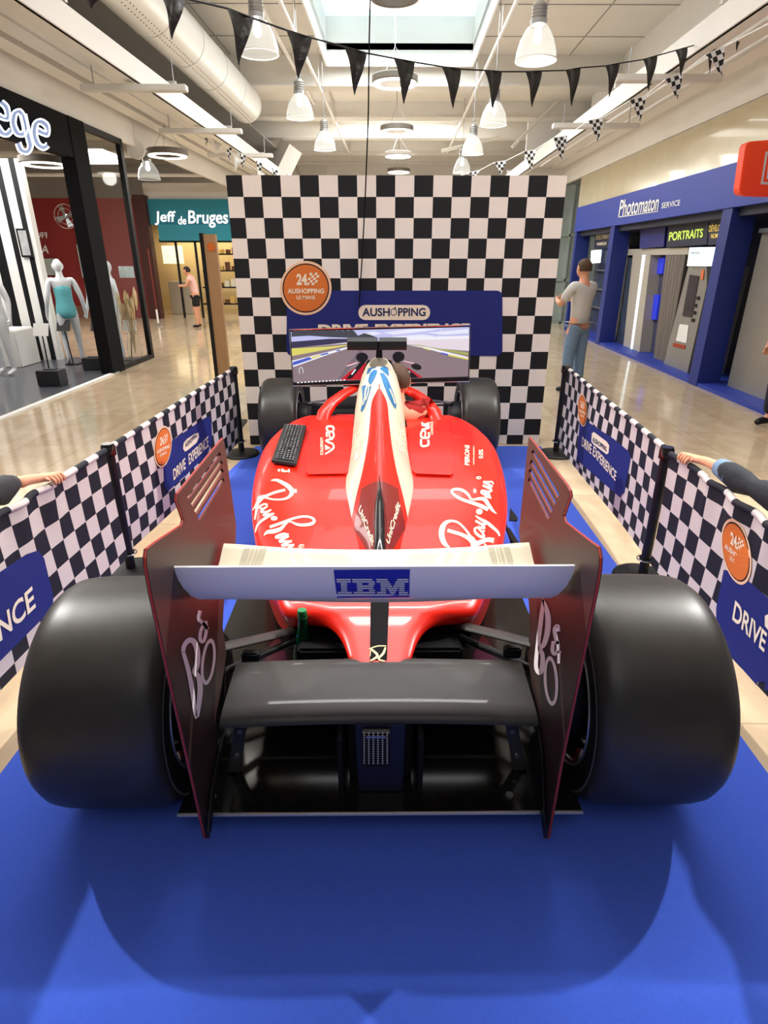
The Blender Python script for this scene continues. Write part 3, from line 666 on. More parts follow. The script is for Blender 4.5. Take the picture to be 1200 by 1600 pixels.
for s in (-1, 1):
    w = wheel(s*.80, DR, s, .40); w = wheel(s*.84, DF, s, .31, name='front_wheel')
    # rear brake duct drum
    b = MB(); b.lathe([(0, -.06), (.16, -.06), (.17, -.03), (.17, .05), (0, .05)], (s*.575, DR, .36), 'x', 28); b.build('brake_duct', 'satin', car, smooth=True)
    # rear arms
    A = at(*((352, 1010) if s < 0 else (828, 1004)), 1.62); B = at(*((466, 984) if s < 0 else (706, 974)), 1.90)
    b = MB(); b.tube([A-(B-A)*.25, A, B, B+(B-A)*.12], [.026, .026, .026, .026], 12, flat=.45); b.build('suspension_arm', 'carbon', car, smooth=True)
    b = MB(); b.tube([(s*.56, DR+.05, .36), (s*.2, 1.95, .33)], .014, 10); b.build('drive_shaft', 'satin', car, smooth=True)
    b = MB(); b.tube([(s*.58, DR+.15, .26), (s*.25, 2.05, .22)], .016, 10, flat=.5); b.tube([(s*.58, DR+.1, .26), (s*.25, 1.8, .22)], .016, 10, flat=.5); b.build('lower_wishbone', 'satin', car, smooth=True)
    # small duct bracket seen next to the beam
    A = at(*((392, 1022) if s < 0 else (800, 1014)), 1.68); b = MB(); b.box((A.x-.03, 1.66, A.z-.03), (A.x+.03, 1.69, A.z+.015)); b.build('duct_bracket', 'satin', car, bevel=.006)
    # front suspension
    b = MB(); 
    for y0, z0, z1 in ((4.7, .55, .5), (5.15, .55, .5), (4.85, .30, .25), (5.2, .3, .25)): b.tube([(s*.14, y0, z0), (s*.70, DF, z1)], .017, 10, flat=.5)
    b.build('front_wishbone', 'black', car, smooth=True)
    b = MB(); b.lathe([(0, -.05), (.15, -.05), (.16, -.02), (.16, .05), (0, .05)], (s*.66, DF, .36), 'x', 28); b.build('front_brake_duct', 'satin', car, smooth=True)
# -- chassis tub, cockpit, halo, nose
TT = smoothtab([(3.55, .36, .66, .2), (3.8, .34, .66, .2), (4.1, .31, .655, .2), (4.4, .26, .65, .2), (4.7, .2, .63, .22), (5.1, .16, .56, .25), (5.42, .13, .50, .3)], 3)
b = MB(); section_loft(b, TT, lambda D, hw, zt, zb: [(hw*math.copysign(abs(math.cos(a))**.5, math.cos(a)), (zt+zb)/2+(zt-zb)/2*math.copysign(abs(math.sin(a))**.5, math.sin(a)), 0) for a in [-PI*.5+2*PI*k/24 for k in range(25)]])
b.build('chassis_tub', 'red', car, smooth=True, angle=50)
b = MB(); b.prism([(-.25, 3.70, .645), (.25, 3.70, .645), (.345, 4.03, .645), (.31, 4.3, .645), (.24, 4.55, .645), (.0, 4.66, .645), (-.24, 4.55, .645), (-.31, 4.3, .645), (-.345, 4.03, .645)], (0, 0, .022)); b.build('cockpit_opening', 'matte', car)
b = MB(); hp_ = [(.385, 3.84, .63), (.370, 3.90, .70), (.322, 3.97, .752), (.25, 4.06, .792), (.17, 4.16, .815), (.10, 4.28, .83), (0, 4.34, .835)]
hp_ = [(-x, y, z) for x, y, z in hp_]+[(x, y, z) for x, y, z in hp_[:-1][::-1]]
b.tube(hp_, [.050, .048, .042, .036, .030, .026, .026, .026, .030, .036, .042, .048, .050], 14, flat=.8); b.tube([(0, 4.34, .83), (0, 4.44, .64)], [.022, .016], 10); b.build('halo', 'red', car, smooth=True)
# floor edge winglet showing at the right
b = MB(); P = [atz(x, y, .16) for x, y in ((797, 795), (809, 811), (808, 815), (795, 814))]; b.prism(P, (0, 0, .008)); P = [atz(x, y, .14) for x, y in ((790, 828), (796, 826), (812, 852), (803, 853))]; b.prism(P, (0, 0, .008)); b.tube([(.68, 3.0, .112), (P[0].x+.02, P[0].y+.3, .15), P[3]+Vector((0, .05, 0))], .012, 6); b.build('floor_winglet', 'satin', car)

# ================================================================ KEYBOARD on the left pod
H = surf(body)
C4 = [H(445, 669)[0], H(480, 671)[0], H(464, 733)[0], H(425, 727)[0]]
n = ((C4[2]-C4[0]).cross(C4[3]-C4[1])).normalized(); n = n if n.z > 0 else -n
kb = thing('keyboard', (C4[0]+C4[2])/2, 'black computer keyboard lying on the left sidepod of the red car', 'keyboard')
def kq(u, v, h): return (C4[0]*(1-u)*(1-v)+C4[1]*u*(1-v)+C4[2]*u*v+C4[3]*(1-u)*v)+n*h
b = MB(); b.prism([kq(0, 0, .012), kq(1, 0, .012), kq(1, 1, .012), kq(0, 1, .012)], n*.018); b.build('keyboard_case', 'key', kb, bevel=.004)
def keybox(mb, u0, u1, v0, v1): 
    bs = [kq(u0, v0, .03), kq(u1, v0, .03), kq(u1, v1, .03), kq(u0, v1, .03)]; tp = [kq(u0+.008, v0+.003, .037), kq(u1-.008, v0+.003, .037), kq(u1-.008, v1-.003, .037), kq(u0+.008, v1-.003, .037)]
    mb.add(bs+tp, [(0, 1, 2, 3), (4, 5, 6, 7), (0, 1, 5, 4), (1, 2, 6, 5), (2, 3, 7, 6), (3, 0, 4, 7)])
k = MB(); km = MB()
for r in range(6):
    u0 = .93-(r+1)*.128; nn = 20
    for c in range(nn):
        v0 = .03+c*.0468
        if r == 5 and 5 <= c <= 9:
            if c == 5: keybox(k, u0, u0+.112, v0, v0+.0468*5-.006)
            continue
        if (c == 14 and r in (2,)): continue
        keybox(k, u0, u0+.112, v0, v0+.041)
        if random.random() < .75:
            p = [kq(u0+.04, v0+.014, .0375), kq(u0+.07, v0+.014, .0375), kq(u0+.07, v0+.024, .0375), kq(u0+.04, v0+.024, .0375)]; km.add(p, [(0, 1, 2, 3)])
kk = k.build('keys', 'keyc', kb); kk['kind'] = 'stuff'; km.build('key_legends', mat('key_print', (.5, .5, .5), .5), kk)

# ================================================================ GREEN BOTTLE
bp = at(472, 955, 1.83)
bt = thing('bottle', (bp.x, 1.83, .121), 'green glass bottle standing behind the carbon beam wing on the car floor', 'bottle')
zt = bp.z+.006; zb = .121; h = zt-zb
b = MB(); b.lathe([(0, zb), (.042, zb), (.045, zb+.008), (.045, zt-.22), (.040, zt-.17), (.020, zt-.08), (.0155, zt-.03), (.0155, zt-.012), (0, zt-.012)], (bp.x, 1.83, 0), n=32); b.build('bottle_body', 'green', bt, smooth=True, angle=50)
b = MB(); b.lathe([(0, zt), (.0155, zt), (.0175, zt-.004), (.0175, zt-.026), (.0155, zt-.028)], (bp.x, 1.83, 0), n=24); b.lathe([(.018, zt-.026), (.0185, zt-.028), (.018, zt-.034)], (bp.x, 1.83, 0), n=24); b.build('bottle_cap', 'cap', bt, smooth=True, angle=50)

# ================================================================ MONITOR
Q = [at(452, 515, 4.17), at(735, 508, 4.17), at(733, 596, 4.13), at(458, 603, 4.13)]
mo = thing('monitor', (0, 4.2, .7), 'ultrawide monitor showing a racing game in front of the car cockpit', 'monitor')
def mq(u, v, d=0): return Q[0]*(1-u)*(1-v)+Q[1]*u*(1-v)+Q[2]*u*v+Q[3]*(1-u)*v+Vector((0, d, 0))
b = MB(); b.prism([mq(0, 0), mq(1, 0), mq(1, 1), mq(0, 1)], (0, .04, 0)); b.build('monitor_case', 'satin', mo, bevel=.004)
eu, ev = .008, .03
def em(name, h, s=1.0): return mat(name, tuple(.0*x for x in hexc(h)), .4, emit=hexc(h), es=s)
SC = dict(trk=em('screen_track', '8d7a80'), skyc=em('screen_sky', 'c3c4f0'), haze=em('screen_haze', 'e6d8e2'), tree=em('screen_trees', '454650'), wallc=em('screen_wall', '3a3552'), yel=em('screen_yellow', 'ddd36a'), blu=em('screen_blue', '4a5fc8'), whi=em('screen_white', 'f1eef8'), redc=em('screen_red', 'c81e30'), blk=em('screen_black', '14121a'), grs=em('screen_grass', 'a9ad5c'), cloud=em('screen_cloud', 'e9e9fb'), dk=em('screen_dark_line', '7a6a74'))
FS = Fr(0, 0, 1)
def sc(px, py):     # crop 420..800 x 390..620 pixels (1200x726) -> screen
    return (420+px*.31667, 390+py*.31667)
scr = MB(); sm = list(SC.keys()); pl = plane(Q[0]-Vector((0, .002, 0)), (Q[1]-Q[0]).cross(Q[3]-Q[0]))
def sp_(key, pts, eps): scr.mi = sm.index(key); Pg(scr, [sc(*p) for p in pts], pl, eps, step=400)
sp_('trk', [(108, 405), (990, 382), (984, 628), (122, 660)], .0002)
sp_('skyc', [(108, 405), (990, 382), (989, 440), (112, 460)], .0006)
for q in ([(560, 410), (700, 392), (860, 388), (760, 405), (620, 420)], [(780, 410), (985, 392), (985, 412), (860, 420)], [(440, 415), (520, 405), (560, 415), (500, 425)], [(600, 430), (760, 418), (820, 428), (700, 440)]): sp_('cloud', q, .0009)
sp_('haze', [(560, 440), (989, 428), (988, 500), (830, 488), (690, 470)], .0009)
sp_('haze', [(112, 470), (430, 448), (430, 460), (112, 485)], .0009)
sp_('whi', [(690, 432), (988, 425), (988, 440), (690, 447)], .0012)
trees = [(112, 408)]+[(112+i*14, 402-(6 if i % 2 else 0)-random.random()*5) for i in range(1, 22)]+[(420, 400), (440, 425), (470, 412), (500, 420), (520, 428), (540, 436), (420, 436), (300, 432), (200, 425), (112, 430)]
sp_('tree', trees, .0012)
sp_('wallc', [(112, 455), (300, 440), (430, 440), (430, 452), (300, 468), (112, 486)], .0014)
sp_('yel', [(112, 488), (300, 478), (430, 466), (330, 485), (115, 525)], .0012)
sp_('whi', [(115, 548), (230, 520), (430, 470), (440, 472), (300, 516), (120, 580)], .0012)
for q in ([(118, 555), (200, 530), (215, 540), (120, 572)], [(250, 518), (290, 508), (296, 514), (262, 522)], [(330, 498), (350, 493), (354, 498), (338, 502)]): sp_('blu', q, .0015)
sp_('yel', [(205, 532), (250, 519), (262, 523), (218, 538)], .0015)
sp_('grs', [(690, 468), (760, 478), (984, 522), (984, 508), (840, 488), (740, 470)], .0012)
sp_('whi', [(690, 472), (760, 484), (984, 545), (984, 530), (780, 480)], .0014)
for q in ([(850, 507), (885, 515), (880, 522), (845, 512)],): sp_('blu', q, .0018)
for q in ([(760, 484), (800, 493), (795, 498), (762, 488)], [(890, 516), (984, 538), (984, 545), (885, 524)]): sp_('yel', q, .0018)
sp_('dk', [(440, 500), (470, 480), (480, 480), (360, 640), (340, 640)], .0008)
sp_('redc', [(350, 645), (400, 600), (440, 575), (480, 560), (500, 640)], .0016)
sp_('redc', [(620, 560), (690, 585), (760, 630), (640, 638)], .0016)
sp_('blk', ell(460, 532, 30, 24), .0018); sp_('blk', ell(640, 528, 30, 25), .0018)
sp_('blk', ell(728, 578, 26, 15, rot=.3), .0018)
sp_('blk', [(460, 545), (480, 552), (410, 635), (380, 640)], .002); sp_('blk', [(610, 540), (640, 550), (740, 632), (700, 634)], .002)
sp_('whi', [(424, 590), (432, 592), (412, 618), (405, 616)], .0022); sp_('whi', [(664, 580), (672, 580), (700, 606), (694, 608)], .0022)
sp_('whi', [(382, 572), (430, 556), (440, 558), (390, 576)], .0022); sp_('whi', [(666, 548), (718, 560), (712, 566), (668, 556)], .0022)
sp_('redc', [(385, 568), (430, 553), (432, 556), (387, 572)], .0024); sp_('redc', [(666, 552), (716, 563), (714, 566), (668, 556)], .0024)
sp_('blk', [(122, 655), (122, 664), (984, 634), (984, 626), (560, 640)], .0018)
for i in range(14): sp_('whi', ell(145+i*17.5, 656-i*1.0, 6, 3.5, 8), .0026)
stroke(scr, [(*sc(152, 612), .9), (*sc(150, 590), .9), (*sc(160, 580), .9), (*sc(168, 592), .9), (*sc(170, 610), .9)], pl, .002)
stroke(scr, [(*sc(852, 390), .5), (*sc(838, 440), .5)], pl, .002)
so = scr.build('screen', [SC[k] for k in sm], mo)
b = MB()
b.tube([mq(0, 0, -.003), mq(1, 0, -.003), mq(1, 1, -.003), mq(0, 1, -.003), mq(0, 0, -.003)], .004, 6); b.build('bezel', 'chrome', mo)
b = MB(); b.tube([(0.02, 4.24, 1.0), (0.02, 4.5, .95), (.02, 4.62, .60)], .03, 12); b.box((-.1, 4.2, .92), (.14, 4.24, 1.08)); b.build('monitor_arm', 'satin', mo)

# ================================================================ CHECKERED BACKDROP
YB = 5.5
A = at(355, 275, YB); Bc = at(390, 697, YB); C = at(882, 273, YB); Dd = at(845, 697, YB)
x0, x1, zt = (A.x+Bc.x)/2, (C.x+Dd.x)/2, (A.z+C.z)/2
cell = (x1-x0)/17.83
bd = thing('backdrop_wall', ((x0+x1)/2, YB, 0), 'tall black and white checkered fabric display wall behind the racing car', 'display wall')
b = MB(); b.grid(lambda u, v: Vector((x0+(x1-x0)*u, YB+.0015*math.sin(u*40)*(.5+v), .004+(zt-.004)*v)), 60, 8, lambda u, v: ((x1-x0)*u/cell+.17, (v-1)*zt/cell+101))
fa = b.build('fabric_panel', 'ckf', bd, smooth=True)
b = MB(); b.box((x0, YB+.012, .0), (x1, YB+.30, zt)); b.build('panel_frame', mat('panel_side_cloth', hexc('cfc6bd'), .8), bd)
for k in range(8):
    pass
HP = plane((0, YB-.002, 0), (0, -1, 0))
b = MB(); Pg(b, rrect(448, 454, 785, 556, 9), HP, .002, step=500); pn = b.build('blue_panel', 'dblue', bd)
b = MB(); Pg(b, rrect(560, 476.5, 672, 500, 11), HP, .004, step=500); lg = b.build('logo_pill', 'creamprint', bd)
navyp = mat('navy_print', hexc('1b2752'), .7)
b = MB(); T(b, 'AUSH', (566, 494), (43, 0), (0, -13), HP, .0055, bold=.025, step=500); T(b, 'PPING', (622, 494), (43, 0), (0, -13), HP, .0055, bold=.025, step=500)
for k in range(10): a = 2*PI*k/10; Pg(b, ell(615+4.6*math.cos(a), 487.5+5*math.sin(a), 1.1, 1.1, 8), HP, .0055, step=500)
Pg(b, ell(617, 481.5, 2.2, 1.2, 10, -.8), HP, .0055, step=500); b.build('logo_lettering', navyp, lg)
b = MB(); T(b, 'DRIVE', (497, 524), (78, -1), (0, -17), HP, .005, bold=.05, step=500); T(b, 'EXPERIENCE', (586, 523), (148, -1), (0, -17), HP, .005, bold=.05, step=500); b.build('slogan_lettering', 'creamprint', pn)
def roundel(par, hit, cx, cy, rx, ry, rot=0, e=.004, axx=None):
    """orange club roundel ; axx = (ex, ey) pixel axes for skewed ones"""
    ex, ey = axx or ((rx, 0), (0, -ry))
    def q(u, v): return (cx+ex[0]*u+ey[0]*v, cy+ex[1]*u+ey[1]*v)
    def circ(r, n=36): return [q(r*math.cos(a), r*math.sin(a)) for a in [2*PI*i/n for i in range(n)]]
    m = MB(); Pg(m, circ(1.10), hit, e, step=500); m.build('roundel_glow_print', mat('pale_orange_print', hexc('efc4a0'), .8), par)
    m = MB(); Pg(m, circ(1.0), hit, e+.001, step=500); m.build('roundel_rim', 'satin', par)
    m = MB(); Pg(m, circ(.95), hit, e+.002, step=500); r = m.build('roundel_disc', 'orange', par)
    m = MB(); X = lambda u: (ex[0]*u, ex[1]*u); Y = lambda v: (ey[0]*v, ey[1]*v)
    T(m, 'AUSHOPPING', q(-.78, -.22), X(1.56), Y(.2), hit, e+.003, bold=.03, step=500); T(m, 'LE MANS', q(-.4, -.46), X(.8), Y(.16), hit, e+.003, bold=.02, step=500)
    T(m, '24', q(-.40, .12), X(.45), Y(.46), hit, e+.003, bold=.04, step=500)
    for i in range(4):
        for j in range(5):
            if (i+j) % 2 == 0:
                u, v = .02+i*.11+j*.03, .12+j*.1; Pg(m, [q(u, v), q(u+.11, v), q(u+.14, v+.1), q(u+.03, v+.1)], hit, e+.003, step=500)
    m.build('roundel_lettering', 'creamprint', r)
roundel(bd, HP, 478, 450, 36.5, 38.5)
# hanging cable in front of the backdrop
cb = MB(); cb.tube([at(579, -30, 5.3), at(577, 60, 5.3), at(575.5, 180, 5.34), at(571, 300, 5.40), at(566, 400, 5.45), at(561, 478, 5.47)], .006, 6)
o = cb.build('cable', 'matte', None, smooth=True); tag(o, 'thin black cable hanging from the ceiling in front of the checkered wall', 'cable')

# ================================================================ BARRIERS
def post(px, pyb, ptx, pty, label, g=None, tp=None):
    g = g or atz(px, pyb, .01); tp = tp or at(ptx, pty, g.y)
    t = thing('barrier_post', (g.x, g.y, 0), label, 'barrier post', 'black barrier posts')
    m = MB(); m.lathe([(0, .006), (.155, .006), (.16, .012), (.155, .022), (.13, .03), (.03, .038), (0, .038)], (g.x, g.y, 0), n=36); m.build('base', 'satin', t, smooth=True, angle=50)
    m = MB(); m.tube([(g.x, g.y, .03), (g.x, g.y, tp.z)], .026, 20); m.build('pole', 'satin', t, smooth=True, angle=50)
    m = MB(); m.lathe([(.027, .12), (.034, .12), (.034, .14), (.027, .14)], (g.x, g.y, 0), n=20); m.build('lower_collar', 'black', t, smooth=True, angle=50)
    m = MB(); m.lathe([(.027, tp.z-.06), (.036, tp.z-.055), (.036, tp.z-.01), (.03, tp.z+.006), (0, tp.z+.006)], (g.x, g.y, 0), n=20); m.build('collar', 'black', t, smooth=True, angle=50)
    m = MB(); m.tube([(g.x+.045*math.cos(a), g.y+.045*math.sin(a), .13) for a in [2*PI*k/16 for k in range(17)]], .004, 6); m.build('ring_catch', 'steel', t)
    return g, tp.z
gL1, zL1 = post(378, 709, 350, 574, 'black barrier post at the far left, near the checkered wall')
gL2, zL2 = post(206, 893, 152, 695, 'black barrier post on the left between the two checkered banners')
gR1, zR1 = post(868, 709, 884, 572, 'black barrier post at the far right, near the checkered wall')
gR2, zR2 = post(1003, 903, 1066, 700, 'black barrier post on the right between the two checkered banners')
gL3 = Vector((-1.50, .75, 0)); gR3 = Vector((1.50, .70, 0))
post(0, 0, 0, 0, 'nearest black barrier post on the left, just outside the picture', gL3, Vector((-1.5, .75, .83)))
post(0, 0, 0, 0, 'nearest black barrier post on the right, just outside the picture', gR3, Vector((1.5, .7, .83)))
def banner(A, B, za, zb_, label, seed, sag, text=None, flip=1, gap=.04):
    """A far end, B near end on the floor ; returns surface function"""
    d = (B-A); L = d.length; d = d.normalized(); A = A+d*gap; B = B-d*gap; L -= 2*gap
    nrm = Vector((-d.y, d.x, 0)); zl = .115
    t = thing('barrier_banner', ((A.x+B.x)/2, (A.y+B.y)/2, zl), label, 'banner', 'checkered barrier banners')
    def Sf(u, v):                                          # u along, v 0 top .. 1 bottom
        z0 = za+(zb_-za)*u; z0 -= sag(u)
        z = z0+(zl-z0)*v; off = .010*math.sin(u*9+seed)*math.sin(v*2.6+.3)+.014*math.sin(u*5+v*3+seed*2)*v
        if sag(u) > .01: off += .012*math.sin(u*60)*max(0, 1-v*2.2)
        return A+d*(L*u)+nrm*off+Vector((0, 0, z))
    m = MB(); c = .1
    m.grid(Sf, 90, 22, lambda u, v: (L*u/c, (1-v)*(za-zl)/c+.5)); cl = m.build('banner_cloth', 'ck', t, smooth=True)
    m = MB(); m.grid(lambda u, v: Sf(u, 0)+nrm*.016*math.cos(2*PI*v)+Vector((0, 0, .016*math.sin(2*PI*v))), 90, 10, lambda u, v: (L*u/c, .5)); m.build('rod_sleeve', 'ck', t, smooth=True)
    return t, cl, Sf, L
nos = lambda u: 0
tL1, cL1, SL1, LL1 = banner(gL1, gL2, zL1-.02, zL2-.03, 'checkered banner on the left, from the middle post to the far post', 1.0, nos)
tL2, cL2, SL2, LL2 = banner(gL2, gL3, zL2-.03, .80, 'checkered banner at the left edge beside the rear tyre', 2.2, lambda u: .015*math.sin(PI*min(1, u*1.3)))
tR1, cR1, SR1, LR1 = banner(gR1, gR2, zR1-.02, zR2-.02, 'checkered banner on the right, from the far post to the middle post', .4, nos)
tR2, cR2, SR2, LR2 = banner(gR2, gR3, zR2-.03, .80, 'checkered banner at the right edge with a dark sleeve leaning on it', 3.0, lambda u: .05*max(0, math.sin(PI*min(1, max(0, (u-.12)/.8))))**1)
def bpoly(par, cl, pts, name, m, e): k = MB(); Pg(k, pts, surf(cl), e, step=14); return k.build(name, m, par)
# left far banner
bp_ = bpoly(tL1, cL1, [(254, 704), (260, 694), (318, 654), (326, 650), (330, 656), (331, 690), (322, 712), (262, 768), (256, 760)], 'blue_panel', 'dblue', .003)
H = surf(cL1)
roundel(tL1, H, 253.5, 698, 0, 0, e=.004, axx=((12, -9), (0, 28)) and ((12.5, -6), (0, -29)))
k = MB(); Pg(k, [(286, 692), (291, 686), (303, 678), (309, 676), (310, 683), (306, 692), (294, 702), (288, 706), (285, 701)], H, .005); lg = k.build('logo_pill', 'creamprint', bp_)
k = MB(); T(k, 'AUSHOPPING', (288, 700), (19, -17), (0, -8), H, .0065, bold=.02); k.build('logo_lettering', navyp, bp_)
k = MB(); T(k, 'DRIVE', (270, 751), (19, -19), (-1, -17), H, .006, bold=.02); T(k, 'EXPERIENCE', (294, 727), (31, -29), (-1, -17), H, .006, bold=.02); k.build('slogan_lettering', 'creamprint', bp_)
# left near banner
H = surf(cL2)
bp_ = bpoly(tL2, cL2, [(-60, 935), (0, 893), (40, 866), (58, 860), (68, 872), (82, 930), (82, 948), (70, 962), (0, 1032), (-60, 1085)], 'blue_panel', 'dblue', .003)
k = MB(); T(k, 'NCE', (-2, 1003), (56, -54), (-6, -34), H, .006, bold=.02); k.build('slogan_lettering', 'creamprint', bp_); k = MB(); k.build('slogan_lettering', 'creamprint', bp_)
# right far banner
H = surf(cR1)
bp_ = bpoly(tR1, cR1, [(906, 661), (914, 656), (960, 686), (984, 706), (986, 716), (976, 770), (968, 776), (908, 724), (902, 716)], 'blue_panel', 'dblue', .003)
roundel(tR1, H, 911, 641, 0, 0, e=.004, axx=((6.5, 4), (0, -23)))
k = MB(); Pg(k, [(926, 677), (929, 675), (949, 690), (953, 696), (952, 708), (949, 710), (929, 695), (925, 690)], H, .005); lg = k.build('logo_pill', 'creamprint', bp_)
k = MB(); T(k, 'AUSHOPPING', (927, 690), (22, 16), (0.5, -8), H, .0065, bold=.02); k.build('logo_lettering', navyp, bp_)
k = MB(); T(k, 'DRIVE', (910, 697), (15, 13), (1, -15), H, .006, bold=.02); T(k, 'EXPERIENCE', (927, 711), (36, 41), (2, -15), H, .006, bold=.02); k.build('slogan_lettering', 'creamprint', bp_)
# right near banner
H = surf(cR2)
bp_ = bpoly(tR2, cR2, [(1132, 890), (1150, 894), (1176, 912), (1260, 985), (1260, 1160), (1200, 1090), (1130, 1010), (1120, 990), (1120, 950)], 'blue_panel', 'dblue', .003)
roundel(tR2, H, 1152, 862, 0, 0, e=.004, axx=((21.5, 19), (1.5, -43)))
k = MB(); T(k, 'DRIVE', (1146, 968), (50, 52), (5, -30), H, .006, bold=.02); T(k, 'EXP', (1206, 1030), (40, 45), (5, -34), H, .006, bold=.02); Pg(k, [(1197, 962), (1206, 958), (1250, 996), (1250, 1030), (1206, 990), (1197, 978)], H, .005); k.build('slogan_lettering', 'creamprint', bp_)

# ================================================================ MALL SHELL
def mbox(mb, x0, x1, y0, y1, z0, z1): return mb.box((x0, y0, z0), (x1, y1, z1), M)
ZC = 5.2
sk = (-1.35, 1.35, 9.0, 13.35)
b = MB()
for (x0, x1, y0, y1) in ((-16, sk[0], -3, 13.6), (sk[1], 9, -3, 13.6), (sk[0], sk[1], -3, sk[2]), (sk[0], sk[1], sk[3], 13.6)): mbox(b, x0, x1, y0, y1, ZC, ZC+.1)
mbox(b, -16, 9, 13.66, 25, 4.95, 5.05)
struct('ceiling', b, 'ceil')
b = MB(); mbox(b, sk[0], sk[1], sk[2], sk[3], ZC+.5, ZC+.52); o = b.build('skylight', 'skyglow'); o['kind'] = 'structure'; o.name = 'window_1'
b = MB()
for (x0, x1, y0, y1) in ((sk[0]-.03, sk[0], sk[2], sk[3]), (sk[1], sk[1]+.03, sk[2], sk[3]), (sk[0], sk[1], sk[3], sk[3]+.03), (sk[0], sk[1], sk[2]-.03, sk[2])): mbox(b, x0, x1, y0, y1, ZC-.25, ZC+.5)
struct('trim_1', b, 'wp')
for i, (y, z0, z1) in enumerate(((13.6, 4.72, 5.2), (16.0, 4.66, 4.95), (18.2, 4.62, 4.95), (20.6, 4.6, 4.95), (22.6, 4.6, 4.95))):
    b = MB(); mbox(b, -16, 9, y, y+.28, z0, z1); mbox(b, -16, 9, y-.05, y+.33, z0-.03, z0); struct('trim_%d' % (i+2), b, 'beam')
b = MB()
for x in (-3.2, -2.2, 2.2, 3.2):
    mbox(b, x, x+.015, 2, 13.6, ZC-.012, ZC)
for y in (8, 9.6, 11.2, 12.6): mbox(b, -5, sk[0]-.1, y, y+.012, ZC-.01, ZC); mbox(b, sk[1]+.1, 5, y, y+.012, ZC-.01, ZC)
struct('trim_7', b, mat('ceiling_joint', (.35, .34, .32), .8))
b = MB(); mbox(b, -16, 9, 24, 24.1, 0, 5); struct('wall_back', b, 'wp')
b = MB(); mbox(b, -16.1, -16, -3, 25, 0, 5.3); struct('wall_left', b, 'wp')
b = MB(); mbox(b, 4.25, 4.35, -1, 15.5, 3.36, 5.3); struct('wall_right', b, 'wp')
# soffits of slats and bulkheads
def soffit(n, sgn, edge, inner):
    b = MB()
    mbox(b, *sorted((sgn*edge, sgn*(edge+.06))), -1, 19 if sgn < 0 else 24, 3.40, 3.86)
    k = 0; x = edge-.30
    while x > inner:
        mbox(b, *sorted((sgn*x, sgn*(x+.24))), -1, 20, 3.78+.02*(k % 2), 3.84+.02*(k % 2)); x -= .33; k += 1
    mbox(b, *sorted((sgn*inner, sgn*(inner+.05))), -1, 20, 3.62, 3.86); mbox(b, *sorted((sgn*(inner+.02), sgn*(inner+.16))), -1, 20, 3.62, 3.65)
    for y in range(1, 20, 3): mbox(b, *sorted((sgn*inner, sgn*edge)), y, y+.05, 3.88, 3.95)
    struct('trim_%d' % n, b, 'wp')
soffit(8, -1, 4.46, 3.15); soffit(9, 1, 4.22, 3.05)
# board added above the slats, its dark colour stands in for the shaded void
b = MB(); mbox(b, -4.4, -3.2, -1, 20, 4.3, 4.34); struct('trim_10', b, mat('void_shade_grey', (.22, .21, .2), .7))
# ---- big round duct
du = thing('air_duct', M(-3.0, 13.6, 4.4), 'fat white ventilation duct running along the upper left of the ceiling', 'duct')
b = MB(); L = [M(-3.0, y, 4.42) for y in (-1, 2, 5, 8, 11, 13.7)]; b.tube(L, .31, 40); b.build('duct_tube', 'duct', du, smooth=True)
for y in (5.2, 6.4, 7.6, 8.8, 10.0, 11.2, 12.4, 13.6):
    b = MB(); b.tube([M(-3.0, y, 4.42), M(-3.0, y+.035, 4.42)], .318, 40); b.build('duct_band', 'duct', du, smooth=True)
b = MB()
for i in range(100):
    for a in (-.9, -.7): 
        p = M(-3.0, 5.3+i*.083, 4.42); q = p+Vector((math.cos(a-.4)*.311, 0, math.sin(a-.4)*.311)); b.box(q-Vector((.006, .006, .006)), q+Vector((.006, .006, .006)))
o = b.build('duct_perforation', mat('duct_hole', (.25, .23, .2), .8), du); o['kind'] = 'stuff'
for y in (7, 10, 13): b = MB(); b.tube([M(-2.9, y, 4.73), M(-2.9, y, 5.2)], .008, 6); b.build('duct_hanger', 'steel', du)
# conduits and a diagonal duct behind
for x, z, lab in ((-1.95, 4.9, 'thin white conduit running along the ceiling beside the duct'), (-1.5, 4.6, 'thin white conduit above the left row of bell lamps'), (1.45, 4.6, 'thin white conduit above the right row of bell lamps')):
    b = MB(); b.tube([M(x, y, z) for y in (0, 8, 16, 21)], .03, 8)
    for y in (5, 8.2, 10.4, 13.2, 15.8): b.tube([M(x, y, z), M(x, y, 5.2 if y < 13.6 else 4.95)], .008, 6)
    tag(b.build('ceiling_conduit', 'wp', None, smooth=True), lab, 'pipe', 'white ceiling conduits')
b = MB(); A, B = at(425, 290, 18), at(455, 228, 18); b.tube([A, B], .32, 4); tag(b.build('square_duct', 'duct'), 'slanting square duct in the roof behind the top left of the checkered wall', 'duct')
b = MB(); c = at(487, 258, 23.9); b.lathe([(0, 0), (.5, 0), (.5, .08), (.42, .08), (.42, .03), (0, .03)], c-Vector((0, .08, 0)), 'y', 28); tag(b.build('round_vent', 'beam'), 'round vent grille on the back wall above the checkered wall', 'vent')
for i, (p, q, lab) in enumerate((((700, 160), (600+5, 232), 'x'), ((874, 155), (802, 228), 'y'))):
    b = MB(); b.tube([at(*(( 690, 236) if i == 0 else (874, 155)), 15.8), at(*((780, 215) if i == 0 else (800, 230)), 15.8)], .035, 8); tag(b.build('roof_brace', 'beam'), ['slanting white brace among the roof beams left of the bell lamps on the right', 'slanting white brace in the roof right of the bell lamps'][i], 'brace')

